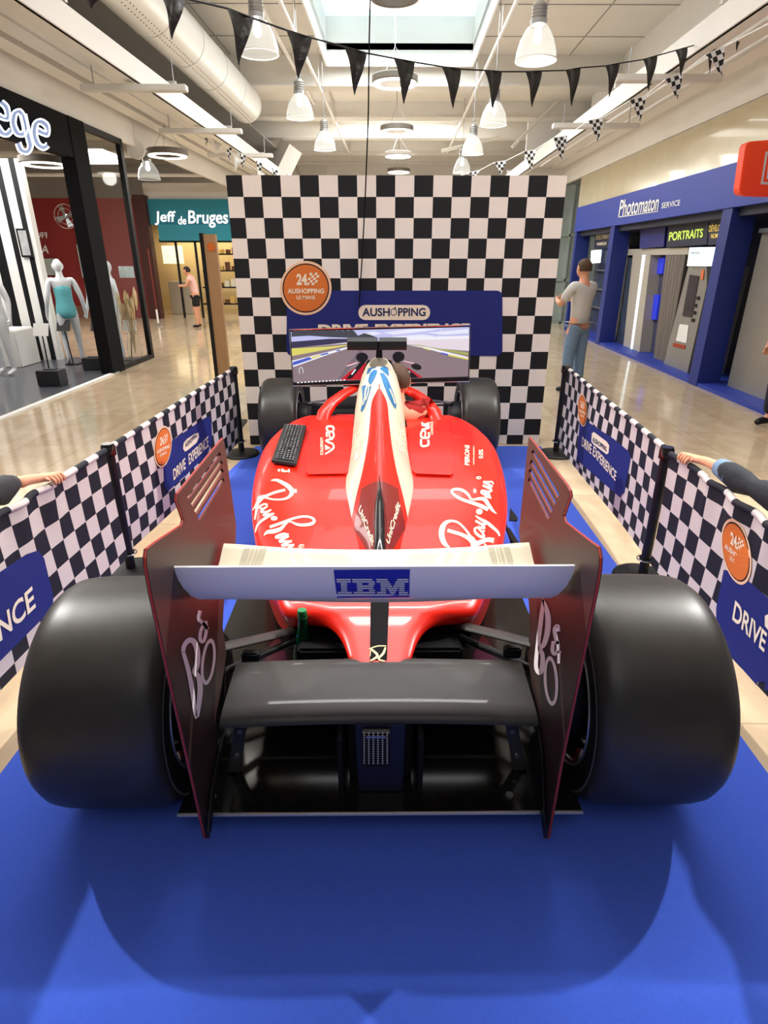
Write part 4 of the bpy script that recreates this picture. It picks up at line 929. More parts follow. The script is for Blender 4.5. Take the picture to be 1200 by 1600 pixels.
# ================================================================ LAMPS
def bell_lamp(loc, label):
    t = thing('bell_lamp', loc, label, 'ceiling lamp', 'clear bell lamps hanging in two rows'); x, y, z = loc
    b = MB(); b.lathe([(.205, z-.20), (.200, z-.13), (.17, z-.03), (.12, z+.06), (.075, z+.10), (.072, z+.10), (.116, z+.055), (.165, z-.035), (.195, z-.135), (.199, z-.20)], (x, y, 0), n=40, closed=True); b.build('glass_shade', 'lampglass', t, smooth=True, angle=60)
    b = MB(); b.lathe([(.199, z-.200), (.208, z-.200), (.208, z-.19), (.199, z-.19)], (x, y, 0), n=40, closed=True); b.build('shade_rim', 'wp', t, smooth=True)
    b = MB(); b.lathe([(0, z+.10), (.078, z+.10), (.082, z+.14)]+[(.078 if k % 2 else .066, z+.15+k*.014) for k in range(8)]+[(.05, z+.28), (.02, z+.30), (0, z+.30)], (x, y, 0), n=24); b.build('gear_housing', 'lampmetal', t, smooth=True, angle=30)
    b = MB(); b.lathe([(0, z-.06), (.035, z-.04), (.045, z), (.03, z+.06), (.02, z+.10), (0, z+.10)], (x, y, 0), n=16); b.build('bulb', 'lamp', t, smooth=True)
    b = MB(); b.lathe([(.03, -.004), (.034, 0), (.03, .004), (.026, 0)], (x, y, z+.33), 'y', 14, True); b.build('hanging_hook', 'steel', t)
    return t
def cord(t, z0, r=.006, n='hanging_cord'):
    x, y, z = t.location; y_ = y; top = 5.2 if y_ < 13.6 else 4.95
    OFF[t] = Vector(t.location); b = MB(); b.tube([(x, y, z+z0), (x, y, top)], r, 6); b.build(n, 'steel', t)
PX = [((402, 48), 7.5, 'left', 'largest bell lamp of the left row, behind the second black pennant'), ((468, 160), 10.5, 'l', 'second bell lamp of the left row, under a black pennant'), ((507, 215), 13.0, 'l', 'smallest bell lamp of the left row, nearest the back wall'),
      ((840, 58), 7.3, 'r', 'largest bell lamp, top right of the checkered wall'), ((772, 172), 10.6, 'r', 'bell lamp behind the black pennant above the right part of the wall'), ((739, 222), 13.0, 'r', 'bell lamp above the wall, third of the right row'), ((722, 255), 15.7, 'r', 'smallest bell lamp of the right row, just above the wall top')]
first = None; LAMPS = []
for (px, py), D, s, lab in PX:
    p = at(px, py, D)
    if first is None: first = bell_lamp((p.x, p.y, p.z), lab)
    else: c = copy_tree(first); c.location = p; c['label'] = lab; LAMPS.append(c)
LAMPS.append(first)
p = at(231, 262, 12.9); c = copy_tree(first); c.location = p; c['label'] = 'yellowish bell lamp above the teal chocolate shop, left of the ceiling slats'; LAMPS.append(c)
for c in LAMPS: cord(c, .35)
def ring_lamp(loc, label, r=.335):
    t = thing('ring_lamp', loc, label, 'ceiling lamp', 'ring lamps hanging in the middle of the hall'); x, y, z = loc
    b = MB(); b.lathe([(r, z), (r+.01, z+.01), (r+.01, z+.08), (r, z+.09), (r-.10, z+.09), (r-.11, z+.08), (r-.11, z+.01), (r-.10, z)], (x, y, 0), n=56, closed=True); b.build('ring_housing', 'satin' if 0 else mat('ring_metal', hexc('6a6258'), .5), t, smooth=True, angle=40)
    b = MB(); b.lathe([(r-.008, z-.004), (r-.092, z-.004), (r-.092, z-.018), (r-.008, z-.018)], (x, y, 0), n=56, closed=True); b.build('glowing_ring', 'tubeglow', t, smooth=True, angle=40)
    b = MB()
    for a in (0, 2.1, 4.2): b.tube([(x+(r-.05)*math.cos(a), y+(r-.05)*math.sin(a), z+.09), (x, y, z+.45)], .003, 5)
    b.build('suspension_wires', 'steel', t); return t
first = None
for (px, py), D, lab in (((617, -2), 7.35, 'nearest ring lamp, cut by the top edge of the picture'), ((617, 130), 10.7, 'ring lamp behind a black pennant, second of the row'), ((620, 205), 14.3, 'third ring lamp of the row, half way to the wall top'), ((622, 244), 17.5, 'fourth ring lamp of the row'), ((623, 269), 20.6, 'farthest ring lamp, just above the checkered wall')):
    p = at(px, py, D)
    if first is None: first = ring_lamp((p.x, p.y, p.z), lab); RL = [first]
    else: c = copy_tree(first); c.location = p; c['label'] = lab; RL.append(c)
p = at(262, 243, 12.0); c = copy_tree(first); c.location = p; c['label'] = 'ring lamp over the side aisle beside the yellowish bell lamp'; c['group'] = 'ring lamps over the shops'; RL.append(c)
p = at(71, 257, 10.0); c = copy_tree(first); c.location = p; c['label'] = 'ring lamp inside the lingerie shop behind the glass'; c['group'] = 'ring lamps over the shops'; RL.append(c)
for c in RL: cord(c, .45, .008)
# cross bars hanging under the slats
def bar(a, bb, z, label):
    A = atz(*a, z); B = atz(*bb, z); t = thing('light_bar', (A+B)/2, label, 'light bar', 'white bars hanging across the side soffits')
    m = MB(); d = (B-A); y = (A.y+B.y)/2; m.box((A.x, y-.06, z-.035), (B.x, y+.06, z+.035)); m.build('bar', 'beam', t, bevel=.008)
    m = MB(); 
    for k in (.12, .88): m.tube([(A.x+d.x*k, y, z+.035), (A.x+d.x*k, y, z+.3)], .006, 6)
    m.build('bar_hangers', 'steel', t)
bar((128, 138), (292, 138), 3.55, 'largest white bar hanging under the duct at the left'); bar((250, 205), (378, 205), 3.55, 'second white bar under the duct at the left'); bar((325, 243), (426, 243), 3.55, 'smallest white bar at the left, above the wall corner')
bar((962, 122), (1125, 124), 3.55, 'largest white bar under the right soffit'); bar((862, 198), (1000, 196), 3.55, 'second white bar under the right soffit')

# ================================================================ BUNTING
def bunting(name, cordpts, pens, m, label, group, seamless=True, cord='satin', thick=.004):
    t = thing(name, cordpts[len(cordpts)//2], label, 'bunting', group)
    b = MB(); b.tube(cordpts, .006, 6); b.build('cord', cord, t, smooth=True)
    for (a, c, tip) in pens:
        d = (c-a).normalized(); n = d.cross(Vector((0, 0, 1))).normalized()
        b = MB(); N = 6
        def fn(u, v, a=a, c=c, tip=tip, n=n): 
            p = (a*(1-u)+c*u)*(1-v)+tip*v; return p+n*(.010*math.sin(u*7+v*3)*(1-v)+.01*math.sin(v*5))
        L = (c-a).length; Hh = ((a+c)/2-tip).length
        b.grid(fn, N, 8, lambda u, v: ((u-.5)*(1-v)*L/.045, v*Hh/.045)); b.grid(lambda u, v: fn(u, v)+n*thick, N, 8, lambda u, v: ((u-.5)*(1-v)*L/.045, v*Hh/.045))
        b.build('pennant', m, t, smooth=True)
pl_ = [(-40, -60, 3.4)]
BL = [((118, -20), (152, -12), (146, 14)), ((250, -10), (287, -3), (270, 62)), ((355, 13), (394, 28), (374, 102)), ((447, 47), (486, 59), (467, 124)), ((538, 73), (572, 83), (555, 149)), ((615, 91), (647, 97), (632, 163)), ((690, 104), (719, 108), (709, 170)),
      ((757, 110), (783, 112), (771, 172)), ((821, 112), (846, 111), (832, 168)), ((884, 110), (906, 106), (894, 167)), ((946, 103), (967, 99), (953, 152)), ((1005, 93), (1026, 87), (1014, 142)), ((1055, 79), (1073, 74), (1065, 120)), ((1101, 66), (1119, 58), (1110, 110)), ((1146, 47), (1161, 40), (1152, 80))]
def dz(x): return 4.0+(x-100)*.0048
pens = [tuple(at(px, py, dz(px)*.86) for px, py in q) for q in BL]
cp_ = [at(60, -45, dz(60)*.86)]
for q in pens: cp_ += [q[0], q[1]]
cp_.append(at(1215, 12, dz(1215)*.86))
bunting('bunting', cp_, pens, mat('black_pennant_film', (.012, .011, .010), .3, bump=.6, bscale=25), 'string of shiny black pennants sagging across the hall', 'bunting strings')
BR = [((732, 270), (750, 266), (741, 280)), ((772, 254), (791, 251), (783, 273)), ((819, 237), (837, 234), (830, 269)), ((864, 216), (886, 212), (878, 252)), ((919, 189), (942, 184), (935, 222)), ((984, 157), (1009, 149), (1001, 190)), ((1040, 124), (1066, 114), (1059, 156)), ((1103, 86), (1131, 73), (1128, 119))]
def dz2(x): return 12.5-(x-735)*.0155
pens = [tuple(at(px, py, dz2((q[0][0]+q[1][0])/2)) for px, py in q) for q in BR]
cp_ = [at(700, 282, 13)]
for q in pens: cp_ += [q[0], q[1]]
cp_.append(at(1230, 22, 4.9))
ckp = checker_mat('checker_pennant', (.8, .8, .79), (.012, .012, .013), .5)
bunting('bunting', cp_, pens, ckp, 'string of checkered pennants climbing along the right side of the hall', 'bunting strings', cord='wp')
BQ = [((320, 211), (329, 209), (322, 228)), ((354, 229), (363, 231), (358, 253)), ((375, 240), (386, 243), (378, 265)), ((400, 251), (411, 256), (404, 276)), ((425, 263), (436, 267), (430, 280)), ((448, 271), (458, 275), (453, 283))]
pens = [tuple(at(px, py, 13.2) for px, py in q) for q in BQ]
cp_ = [at(300, 200, 13.2)]
for q in pens: cp_ += [q[0], q[1]]
bunting('bunting', cp_, pens, ckp, 'short string of checkered pennants above the top left of the wall', 'bunting strings', cord='wp')
BW = [((335, 219), (348, 224), (336, 242)), ((366, 244), (379, 250), (367, 267)), ((402, 266), (414, 272), (404, 282))]
pens = [tuple(at(px, py, 12.8) for px, py in q) for q in BW]
cp_ = [at(322, 208, 12.8)]
for q in pens: cp_ += [q[0], q[1]]
bunting('bunting', cp_, pens, 'wp', 'short string of plain white pennants mixed with the checkered ones at the left', 'bunting strings', cord='wp')

# ================================================================ LEFT SHOP (lingerie)
XS = -4.46
fr = thing('shop_front', M(XS, 8, 0), 'black framed glass shop front with glowing lettering at the left', 'shop front')
b = MB(); mbox(b, XS-.10, XS+.04, 3.0, 9.75, 2.92, 3.41); b.build('header', 'matte', fr)
b = MB(); mbox(b, XS-.14, XS+.05, 9.30, 9.72, 0, 3.41); b.build('pillar', 'matte', fr)
b = MB(); mbox(b, XS-.05, XS+.03, 10.92, 11.02, 0, 3.41); mbox(b, XS-.05, XS+.03, 9.7, 11.0, 3.33, 3.41); mbox(b, XS-.05, XS+.03, 9.7, 11.0, 0, .07); b.build('corner_frame', 'satin', fr)
b = MB(); mbox(b, XS-.02, XS-.008, 9.72, 10.95, .07, 3.33); b.build('glass_pane', 'glass', fr)
hp = plane(M(XS+.04, 8, 3)-Vector((0, 0, 0)), (1, -MS, 0))
b = MB(); dmb = MB(); fe = Fr(0, 150, .3125)
EGE = [[(175, 172), (222, 190), (220, 150), (190, 128), (165, 140), (158, 190), (175, 240), (205, 258), (226, 244)], [(100, 100), (82, 78), (58, 90), (52, 140), (72, 185), (100, 190), (112, 160), (98, 98)], [(104, 92), (128, 205), (138, 250), (122, 278), (92, 270), (76, 235)], [(-20, 100), (22, 112), (18, 60), (-10, 30)], [(-30, 150), (-5, 185), (22, 190), (42, 170)]]
def offs(pts, o):
    out = []
    for i, (x, y) in enumerate(pts):
        a = pts[max(i-1, 0)]; c = pts[min(i+1, len(pts)-1)]; dx, dy = c[0]-a[0], c[1]-a[1]; L = math.hypot(dx, dy); out.append((x-dy/L*o, y+dx/L*o, 8))
    return out
for q in EGE:
    stroke(dmb, [(x, y, 30) for x, y in q], hp, .03, fe, 6)
    for o_ in (-13, 13): stroke(b, offs(q, o_), hp, .034, fe, 6)
dmb.build('letter_backs', mat('neon_dim', (.2, .25, .4), .5, emit=(.25, .33, .6), es=.5), fr)
gl = mat('neon_white', (1, 1, 1), .5, emit=(.80, .92, 1), es=2.0); b.build('lettering', gl, fr)
b = MB(); mbox(b, -10, XS-.02, 3, 11.0, .0, .012); struct('trim_11', b, 'shopfloor')
b = MB(); mbox(b, XS-.02, XS+.05, 3, 9.5, .0, .02); struct('trim_12', b, 'wp')
# striped wall inside
def gx(px, D): return at(px, 560, D).x
b = MB(); D = 10.7; base = [(-40, 'w'), (-22, 'k'), (-12, 'w'), (6, 'k'), (16, 'w'), (32, 'k'), (46, 'w'), (60, 'k'), (68, 'w'), (80, 'k'), (88, 'w'), (94, None)]
wx = MB()
for (x0, c), (x1, _) in zip(base, base[1:]):
    b.mi = 0 if c == 'w' else 1; b.box((gx(x0, D), D, 0), (gx(x1, D), D+.15, 3.1))
struct('wall_stripes', b, ['wp', 'satin'])
def picture(px0, py0, px1, py1, D, label, fm='satin', im=(.4, .4, .4), grp=None):
    A = at(px0, py0, D); B = at(px1, py1, D); t = thing('picture_frame', ((A.x+B.x)/2, D, (A.z+B.z)/2), label, 'picture', grp)
    m = MB(); w = .03; x0, x1 = sorted((A.x, B.x)); z0, z1 = sorted((A.z, B.z))
    m.box((x0, D-.02, z0), (x1, D+.0, z1)); m.build('frame', fm, t)
    m = MB(); m.box((x0+w, D-.024, z0+w), (x1-w, D-.02, z1-w)); m.build('print', mat('print_grey', im, .5, noise=.5, nscale=9), t)
picture(25, 357, 53, 402, 10.68, 'small black framed grey picture on the striped wall of the left shop')
b = MB(); A = at(-40, 516, 9.9); B = at(36, 578, 9.9); b.box((A.x, 9.9, 0), (B.x, 10.5, A.z)); tag(b.build('display_plinth', 'wp', bevel=.02), 'low white plinth at the left edge inside the shop', 'plinth')

# ---- figures (people and mannequins)
def figure(name, x, y, h, ang, label, cat, mats, pose=None, clothes=(), group=None, hair=None, shoe=None, cut=None):
    J = dict(pelvis=(0, 0, .535), waist=(0, 0, .61), chest=(0, .005, .72), neck=(0, 0, .835), skull=(0, .008, .895), crown=(0, 0, .955), nose=(0, .062, .90), chin=(0, .035, .868),
             shL=(-.10, 0, .80), elL=(-.145, -.01, .63), wrL=(-.15, .03, .49), shR=(.10, 0, .80), elR=(.145, -.01, .63), wrR=(.15, .03, .49),
             hiL=(-.055, 0, .505), knL=(-.06, .012, .285), anL=(-.062, -.005, .045), toL=(-.07, .085, .018), hiR=(.055, 0, .505), knR=(.06, .012, .285), anR=(.062, -.005, .045), toR=(.07, .085, .018))
    if pose: J.update(pose)
    RR = dict(pelvis=(.088, .062), waist=(.068, .05), chest=(.085, .058), neck=(.03, .03), skull=(.030, .034), crown=(.02, .02), nose=(.006, .006), chin=(.012, .012), sh=(.036, .036), el=(.024, .024), wr=(.016, .016), hi=(.055, .055), kn=(.034, .034), an=(.022, .022), to=(.018, .014))
    for s in 'LR':
        w = Vector(J['wr'+s]); e = Vector(J['el'+s]); d = (w-e).normalized(); q = 1 if s == 'R' else -1
        side = d.cross(Vector((1, 0, 0))).normalized()
        J['pm'+s] = tuple(w+d*.03)
        for k in range(4): J['f%d%s' % (k, s)] = tuple(w+d*(.045)+side*(.010*(k-1.5))); J['g%d%s' % (k, s)] = tuple(w+d*(.072-.004*abs(k-1.3))+side*(.011*(k-1.5))+Vector((-q*.006, .004, 0)))
        J['t'+s] = tuple(w+d*.035+side*-.024+Vector((-q*.008, .004, 0)))
    keys = list(J); idx = {k: i for i, k in enumerate(keys)}
    E = [('pelvis', 'waist'), ('waist', 'chest'), ('chest', 'neck'), ('neck', 'skull'), ('skull', 'crown'), ('skull', 'chin'), ('skull', 'nose')]
    for s in 'LR':
        E += [('chest', 'sh'+s), ('sh'+s, 'el'+s), ('el'+s, 'wr'+s), ('wr'+s, 'pm'+s), ('pm'+s, 't'+s), ('pelvis', 'hi'+s), ('hi'+s, 'kn'+s), ('kn'+s, 'an'+s), ('an'+s, 'to'+s)]
        for k in range(4): E += [('pm'+s, 'f%d%s' % (k, s)), ('f%d%s' % (k, s), 'g%d%s' % (k, s))]
    if cut: E = [(a, b_) for a, b_ in E if not (b_[-1] == cut and (b_[:2] in ('wr', 'pm') or b_[0] in 'fgt' and b_[:2] != 'to'))]
    used_ = {k for e_ in E for k in e_}; keys = [k for k in keys if k in used_]; idx = {k: i for i, k in enumerate(keys)}
    def rad(k): return RR.get(k) or RR.get(k[:2]) or ((.014, .010) if k[:2] == 'pm' else (.0055, .0055))
    c, s_ = math.cos(ang), math.sin(ang)
    def W_(p): return Vector((x+(p[0]*c-p[1]*s_)*h, y+(p[0]*s_+p[1]*c)*h, p[2]*h))
    t = thing(name, (x, y, 0), label, cat, group)
    vs, fs = skin_mesh([J[k] for k in keys], [(idx[a], idx[b_]) for a, b_ in E], [rad(k) for k in keys], 1)
    m = MB(); m.add([W_(v) for v in vs], fs)
    sk0 = Vector(J['skull']); fd = Vector(J['nose'])-sk0; yaw_ = math.atan2(-fd.x, fd.y); hv = []; hf = []
    for j_ in range(13):
        e = -PI/2+PI*j_/12
        for i_ in range(20):
            a = 2*PI*i_/20; X_, Y_, Z_ = math.cos(e)*math.cos(a)*.044, math.cos(e)*math.sin(a)*.054, math.sin(e)*.066
            if Z_ < 0: X_ *= 1+Z_*4.5; Y_ = Y_*(1+Z_*2.0)+(.006 if Y_ > 0 else .0)
            if Y_ > .03 and abs(X_) < .012 and -.03 < Z_ < .012: Y_ += .012*(1-(Z_+.03)/.05)
            if Y_ > .03 and .010 < abs(X_) < .026 and -.004 < Z_ < .02: Y_ -= .006
            if abs(Y_) < .014 and abs(Z_) < .022 and abs(X_) > .03: X_ *= 1.18
            hv.append(W_(sk0+Vector((X_*math.cos(yaw_)-Y_*math.sin(yaw_), X_*math.sin(yaw_)+Y_*math.cos(yaw_), Z_+.012))))
    for j_ in range(12):
        for i_ in range(20): hf.append((j_*20+i_, j_*20+(i_+1) % 20, (j_+1)*20+(i_+1) % 20, (j_+1)*20+i_))
    m.add(hv, hf); m.build('body', mats, t, smooth=True, angle=180)
    for cname, cm, joints, edges, grow in clothes:
        ks = [k for k, *_ in joints]; P = []; R_ = []
        for k, w, g in joints:
            if isinstance(w, tuple): P.append(w)
            elif w is None: P.append(J[k])
            P[-1] = P[-1]
            R_.append(g)
        vs, fs = skin_mesh(P, edges, R_, 1); m = MB(); m.add([W_(v) for v in vs], fs); m.build(cname, cm, t, smooth=True, angle=180)
    if shoe:
        for s in 'LR':
            a_, o_ = Vector(J['an'+s]), Vector(J['to'+s]); vs, fs = skin_mesh([a_+Vector((0, -.02, -.012)), a_.lerp(o_, .5)+Vector((0, 0, 0)), o_], [(0, 1), (1, 2)], [(.028, .028), (.026, .024), (.022, .018)], 1)
            m = MB(); m.add([W_(v) for v in vs], fs); m.build('shoe', shoe, t, smooth=True, angle=180)
    if hair:
        sk_ = Vector(J['skull']); m = MB(); vs = []; fs = []
        n1, n2 = 16, 8
        for j in range(n2+1):
            for i in range(n1):
                a = 2*PI*i/n1; e = PI*.5-(PI*.62)*j/n2; fy = math.cos(e)*math.sin(a)
                lim = .25 if fy > .35 else 1
                e2 = max(e, .35) if fy > .3 else e
                vs.append(W_(sk_+Vector((math.cos(e2)*math.cos(a)*.050, -.005+math.cos(e2)*math.sin(a)*.060, .020+math.sin(e2)*.064))))
        for j in range(n2):
            for i in range(n1): fs.append((j*n1+i, j*n1+(i+1) % n1, (j+1)*n1+(i+1) % n1, (j+1)*n1+i))
        m.add(vs, fs); m.build('hair', hair, t, smooth=True, angle=180)
    return t
def dress(cm, hem=.40, strap=True, w=.085):
    j = [('a', (0, .0, .765), (.088, .062)), ('b', (0, 0, .70), (.092, .066)), ('c', (0, 0, .61), (.076, .058)), ('d', (0, 0, .535), (.100, .075)), ('e', (0, 0, hem), (.118, .09))]
    return ('dress', cm, j, [(0, 1), (1, 2), (2, 3), (3, 4)], 0)
def shirt(cm, J=None, sleeve=.5):
    J = J or {}; g = lambda k, d: J.get(k, d)
    sL, eL, sR, eR = [Vector(g(k, d)) for k, d in (('shL', (-.10, 0, .80)), ('elL', (-.145, -.01, .63)), ('shR', (.10, 0, .80)), ('elR', (.145, -.01, .63)))]
    j = [('a', g('waist', (0, 0, .60)), (.082, .065)), ('b', g('pelvis', (0, 0, .535)), (.098, .074)), ('c', g('chest', (0, .005, .72)), (.096, .069)), ('d', tuple(Vector(g('neck', (0, 0, .835)))-Vector((0, 0, .02))), (.04, .04)),
         ('e', tuple(sL), (.045, .045)), ('f', tuple(sL+(eL-sL)*sleeve), (.038, .038)), ('g', tuple(sR), (.045, .045)), ('h', tuple(sR+(eR-sR)*sleeve), (.038, .038))]
    return ('shirt', cm, j, [(0, 1), (0, 2), (2, 3), (2, 4), (4, 5), (2, 6), (6, 7)], 0)
def legs(nm, cm, J=None, to=.9, wid=1.0):
    J = J or {}; g = lambda k, d: Vector(J.get(k, d)); j = [('a', J.get('pelvis', (0, 0, .545)), (.078, .062))]; E = []
    for s, q in (('L', -1), ('R', 1)):
        h_, k_, a_ = g('hi'+s, (q*.055, 0, .505)), g('kn'+s, (q*.06, .012, .285)), g('an'+s, (q*.062, -.005, .045)); i = len(j)
        j.append((s, tuple(h_+Vector((-q*.010, 0, -.03))), (.050*wid, .056*wid))); E.append((0, i))
        if to <= .5: j.append((s, tuple(h_+(k_-h_)*to*2), (.048*wid, .050*wid))); E.append((i, i+1))
        else:
            j.append((s, tuple(k_), (.040*wid, .042*wid))); j.append((s, tuple(k_+(a_-k_)*(to*2-1)), (.036*wid, .036*wid))); E += [(i, i+1), (i+1, i+2)]
    return (nm, cm, j, E, 0)
def shoes(cm, J=None):
    return None
teal = mat('teal_satin', hexc('6fc4cc'), .35); maroon = mat('maroon_cloth', hexc('7d4a52'), .7); whitecloth = mat('white_satin', hexc('e8e8ea'), .4)
pm_ = dict(elL=(-.15, -.02, .63), wrL=(-.17, .02, .49), elR=(.15, -.02, .63), wrR=(.17, .02, .49))
def gp(px, py, D): q = at(px, py, D); return q.x
figure('mannequin', gp(10, 560, 9.3), 9.3, 1.72, -.3+PI, 'headed white mannequin in a short white nightdress at the left edge', 'mannequin', 'mann', pm_, [dress(whitecloth, .40)], 'white shop mannequins')
figure('mannequin', gp(118, 555, 10.3), 10.3, 1.70, .6, 'white mannequin in a teal slip behind the shop glass', 'mannequin', 'mann', pm_, [dress(teal, .42)], 'white shop mannequins')
figure('mannequin', gp(168, 555, 10.45), 10.45, 1.72, 2.6, 'bare white mannequin just left of the black pillar', 'mannequin', 'mann', pm_, [], 'white shop mannequins')
figure('mannequin', gp(190, 555, 10.75), 10.75, 1.68, 2.2, 'mannequin with a maroon skirt partly behind the black pillar', 'mannequin', 'mann', pm_, [('skirt', maroon, [('a', (0, 0, .56), (.09, .07)), ('b', (0, 0, .40), (.10, .08))], [(0, 1)], 0)], 'white shop mannequins')
def card_stand(px, py, bx, by, D, label, dark=False):
    g = at(bx, by, D); tp = at(px, py, D); t = thing('card_stand', (g.x, D, 0), label, 'card stand', 'card stands in the left shop')
    m = MB(); m.tube([(g.x, D, .02), (tp.x, D, tp.z-.02)], .010, 8); m.build('stem', 'satin', t)
    m = MB(); m.prism([(tp.x-.11, D-.05, tp.z-.05), (tp.x+.11, D-.05, tp.z-.05), (tp.x+.11, D+.03, tp.z+.12), (tp.x-.11, D+.03, tp.z+.12)], (0, .008, 0)); m.build('card', 'satin' if dark else 'wp', t)
    m = MB(); m.box((g.x-.1, D-.08, .012), (g.x+.1, D+.08, .03)); m.build('foot', 'satin', t)
card_stand(65, 519, 76, 575, 9.0, 'white price card on a thin stand beside the nearest mannequin'); card_stand(100, 512, 113, 560, 10.2, 'dark card on a thin stand left of the teal slip', True); card_stand(153, 512, 165, 560, 10.2, 'dark card on a thin stand near the bare mannequin', True); card_stand(203, 512, 205, 560, 10.6, 'tilted white card on a stand right of the black pillar')
for (x0, y0, x1, y1, D, lab) in ((54, 580, 95, 606, 8.3, 'black floor box nearest the shop glass'), (126, 560, 160, 580, 9.6, 'black floor box behind, beside the pillar')):
    A = at(x0, y0, D); B = at(x1, y1, D); t = thing('floor_box', ((A.x+B.x)/2, D, .012), lab, 'box', 'black floor boxes in the left shop'); m = MB(); m.box((A.x, D, .012), (B.x, D+.25, A.z)); m.build('box_body', mat('box_black', (.03, .03, .035), .6), t, bevel=.01)
    m = MB(); m.box(((A.x+B.x)/2-.08, D+.08, A.z), ((A.x+B.x)/2+.08, D+.16, A.z+.012)); m.build('box_handle', 'satin', t)
# pampas vase
v = at(212, 556, 10.5); t = thing('vase_of_pampas', (v.x, 10.5, 0), 'glass vase of dried pampas grass in the corner of the left shop window', 'plant')
m = MB(); m.lathe([(0, .012), (.10, .012), (.13, .2), (.08, .5), (.10, .55), (.09, .55), (.07, .5), (.12, .2), (.09, .03), (0, .03)], (v.x, 10.5, 0), n=24); m.build('vase', 'glass', t, smooth=True)
m = MB()
for i in range(26):
    a = random.random()*6.3; r = random.random()*.18; tip = Vector((v.x+math.cos(a)*r, 10.5+math.sin(a)*r, .95+random.random()*.28)); m.tube([(v.x, 10.5, .15), (v.x+math.cos(a)*r*.4, 10.5+math.sin(a)*r*.4, .62), tip], [.004, .005, .004], 4); m.tube([tip-Vector((0, 0, .28)), tip-Vector((0, 0, .12)), tip], [.008, .03, .004], 6)
o = m.build('plumes', mat('pampas', hexc('c9b186'), .9), t); o['kind'] = 'stuff'
for (x0, y0, x1, y1, D, lab) in ((68, 404, 96, 430, 18.94, 'pale poster board low on the red wall behind the teal slip'), (119, 382, 153, 434, 18.92, 'tall pale poster board hanging left of the black pillar'), (184, 416, 210, 434, 10.9, 'small white card hanging in the corner window')):
    A = at(x0, y0, D); B = at(x1, y1, D); m = MB(); m.box((A.x, D, B.z), (B.x, D+.02, A.z)); tag(m.build('poster_board', mat('poster_print', hexc('b9c4c0'), .5, noise=.35, nscale=14)), lab, 'poster', 'poster boards in the left shop')
for q in ():
    pass
# ---- red shop across the side aisle, disc sign, wall fan
DRW = 19.0
rs = thing('red_shop_front', (at(100, 490, DRW).x, DRW, 0), 'dark red shop front seen through the glass of the left shop', 'shop front')
b = MB(); A = at(-30, 300, DRW); B = at(205, 300, DRW); b.box((A.x, DRW, 0), (B.x, DRW+.3, 3.25)); b.build('facade', mat('dark_red_facade', hexc('8d2a2a'), .6), rs)
b = MB(); A = at(110, 300, DRW); B = at(122, 300, DRW); b.box((A.x, DRW-.06, 0), (B.x, DRW, 3.25)); b.build('white_post', 'wp', rs)
b = MB(); A = at(0, 490, DRW); B = at(205, 490, DRW); b.box((A.x, DRW-.05, 0), (B.x, DRW, .35)); b.build('plinth_band', mat('brown_band', hexc('8a5b48'), .5), rs)
hp = plane((0, DRW, 0), (0, -1, 0)); b = MB(); T(b, 'FR', (74, 372), (-14, 0), (0, -9), hp, .02, step=500, bold=.02); T(b, 'A', (77, 396), (-12, 0), (0, -13), hp, .02, step=500, bold=.02); b.build('lettering', 'wp', rs)
D = 12.0; c = at(102, 338, D); t = thing('wall_fan', c, 'round wire fan hanging in front of the red wall behind the glass', 'fan')
m = MB(); m.lathe([(.20, 0), (.206, .006), (.2, .012), (.194, .006)], c, 'y', 32, True); m.lathe([(.13, 0), (.134, .004), (.13, .008), (.126, .004)], c, 'y', 32, True)
m.build('fan_guard', 'chrome', t, smooth=True)
m = MB(); m.lathe([(0, -.03), (.035, -.02), (.04, .04), (0, .06)], c, 'y', 16); m.build('fan_motor', 'steel', t, smooth=True)
for k in range(4):
    m = MB(); a = k*PI/2+.3; ca, sa = math.cos(a), math.sin(a); m.prism([c+Vector((ca*.03-sa*.02, .02, sa*.03+ca*.02)), c+Vector((ca*.17-sa*.06, .03, sa*.17+ca*.06)), c+Vector((ca*.18+sa*.04, .0, sa*.18-ca*.04)), c+Vector((ca*.03+sa*.02, .01, sa*.03-ca*.02))], (0, .004, 0)); m.build('fan_blade', 'steel', t)
m = MB(); m.tube([c, c+Vector((.25, .1, -.05)), c+Vector((.3, .1, 1.2))], .012, 8); m.build('fan_arm', 'satin', t)
b = MB(); c = at(212, 233, 11.6); b.lathe([(0, 0), (.15, 0), (.15, .04), (0, .04)], c, 'y', 32); b.tube([c+Vector((0, .02, .14)), c+Vector((0, .02, 1.2))], .006, 6); tag(b.build('disc_sign', 'wp', smooth=True), 'blank white round sign hanging beside the shop corner', 'sign')

# ================================================================ CHOCOLATE SHOP (teal)
DJ = 19.0
js = thing('chocolate_shop_front', (at(300, 490, DJ).x, DJ, 0), 'teal fronted chocolate shop with white lettering behind the left aisle', 'shop front')
tealp = mat('teal_sign_paint', hexc('1f8496'), .5); teal2 = mat('teal_sign_paint_light', hexc('2a93a8'), .5)
A = at(225, 312, DJ); B = at(400, 352, DJ); b = MB(); b.box((A.x, DJ-.2, B.z), (B.x, DJ+.2, A.z)); b.build('sign_board', tealp, js)
A2 = at(247, 351, DJ-.25); B2 = at(400, 376, DJ-.25); b = MB(); b.box((A2.x, DJ-.3, B2.z), (B2.x, DJ+.1, A2.z)); b.build('awning_board', teal2, js)
hp = plane((0, DJ-.31, 0), (0, -1, 0)); b = MB(); T(b, 'Jeff', (243, 352), (32, 0), (0, -22), hp, .05, step=500, bold=.018); T(b, 'de', (279, 351), (13, 0), (0, -13), hp, .05, step=500, bold=.02); T(b, 'Bruges', (295, 356), (62, 0), (0, -27), hp, .05, step=500, bold=.018)
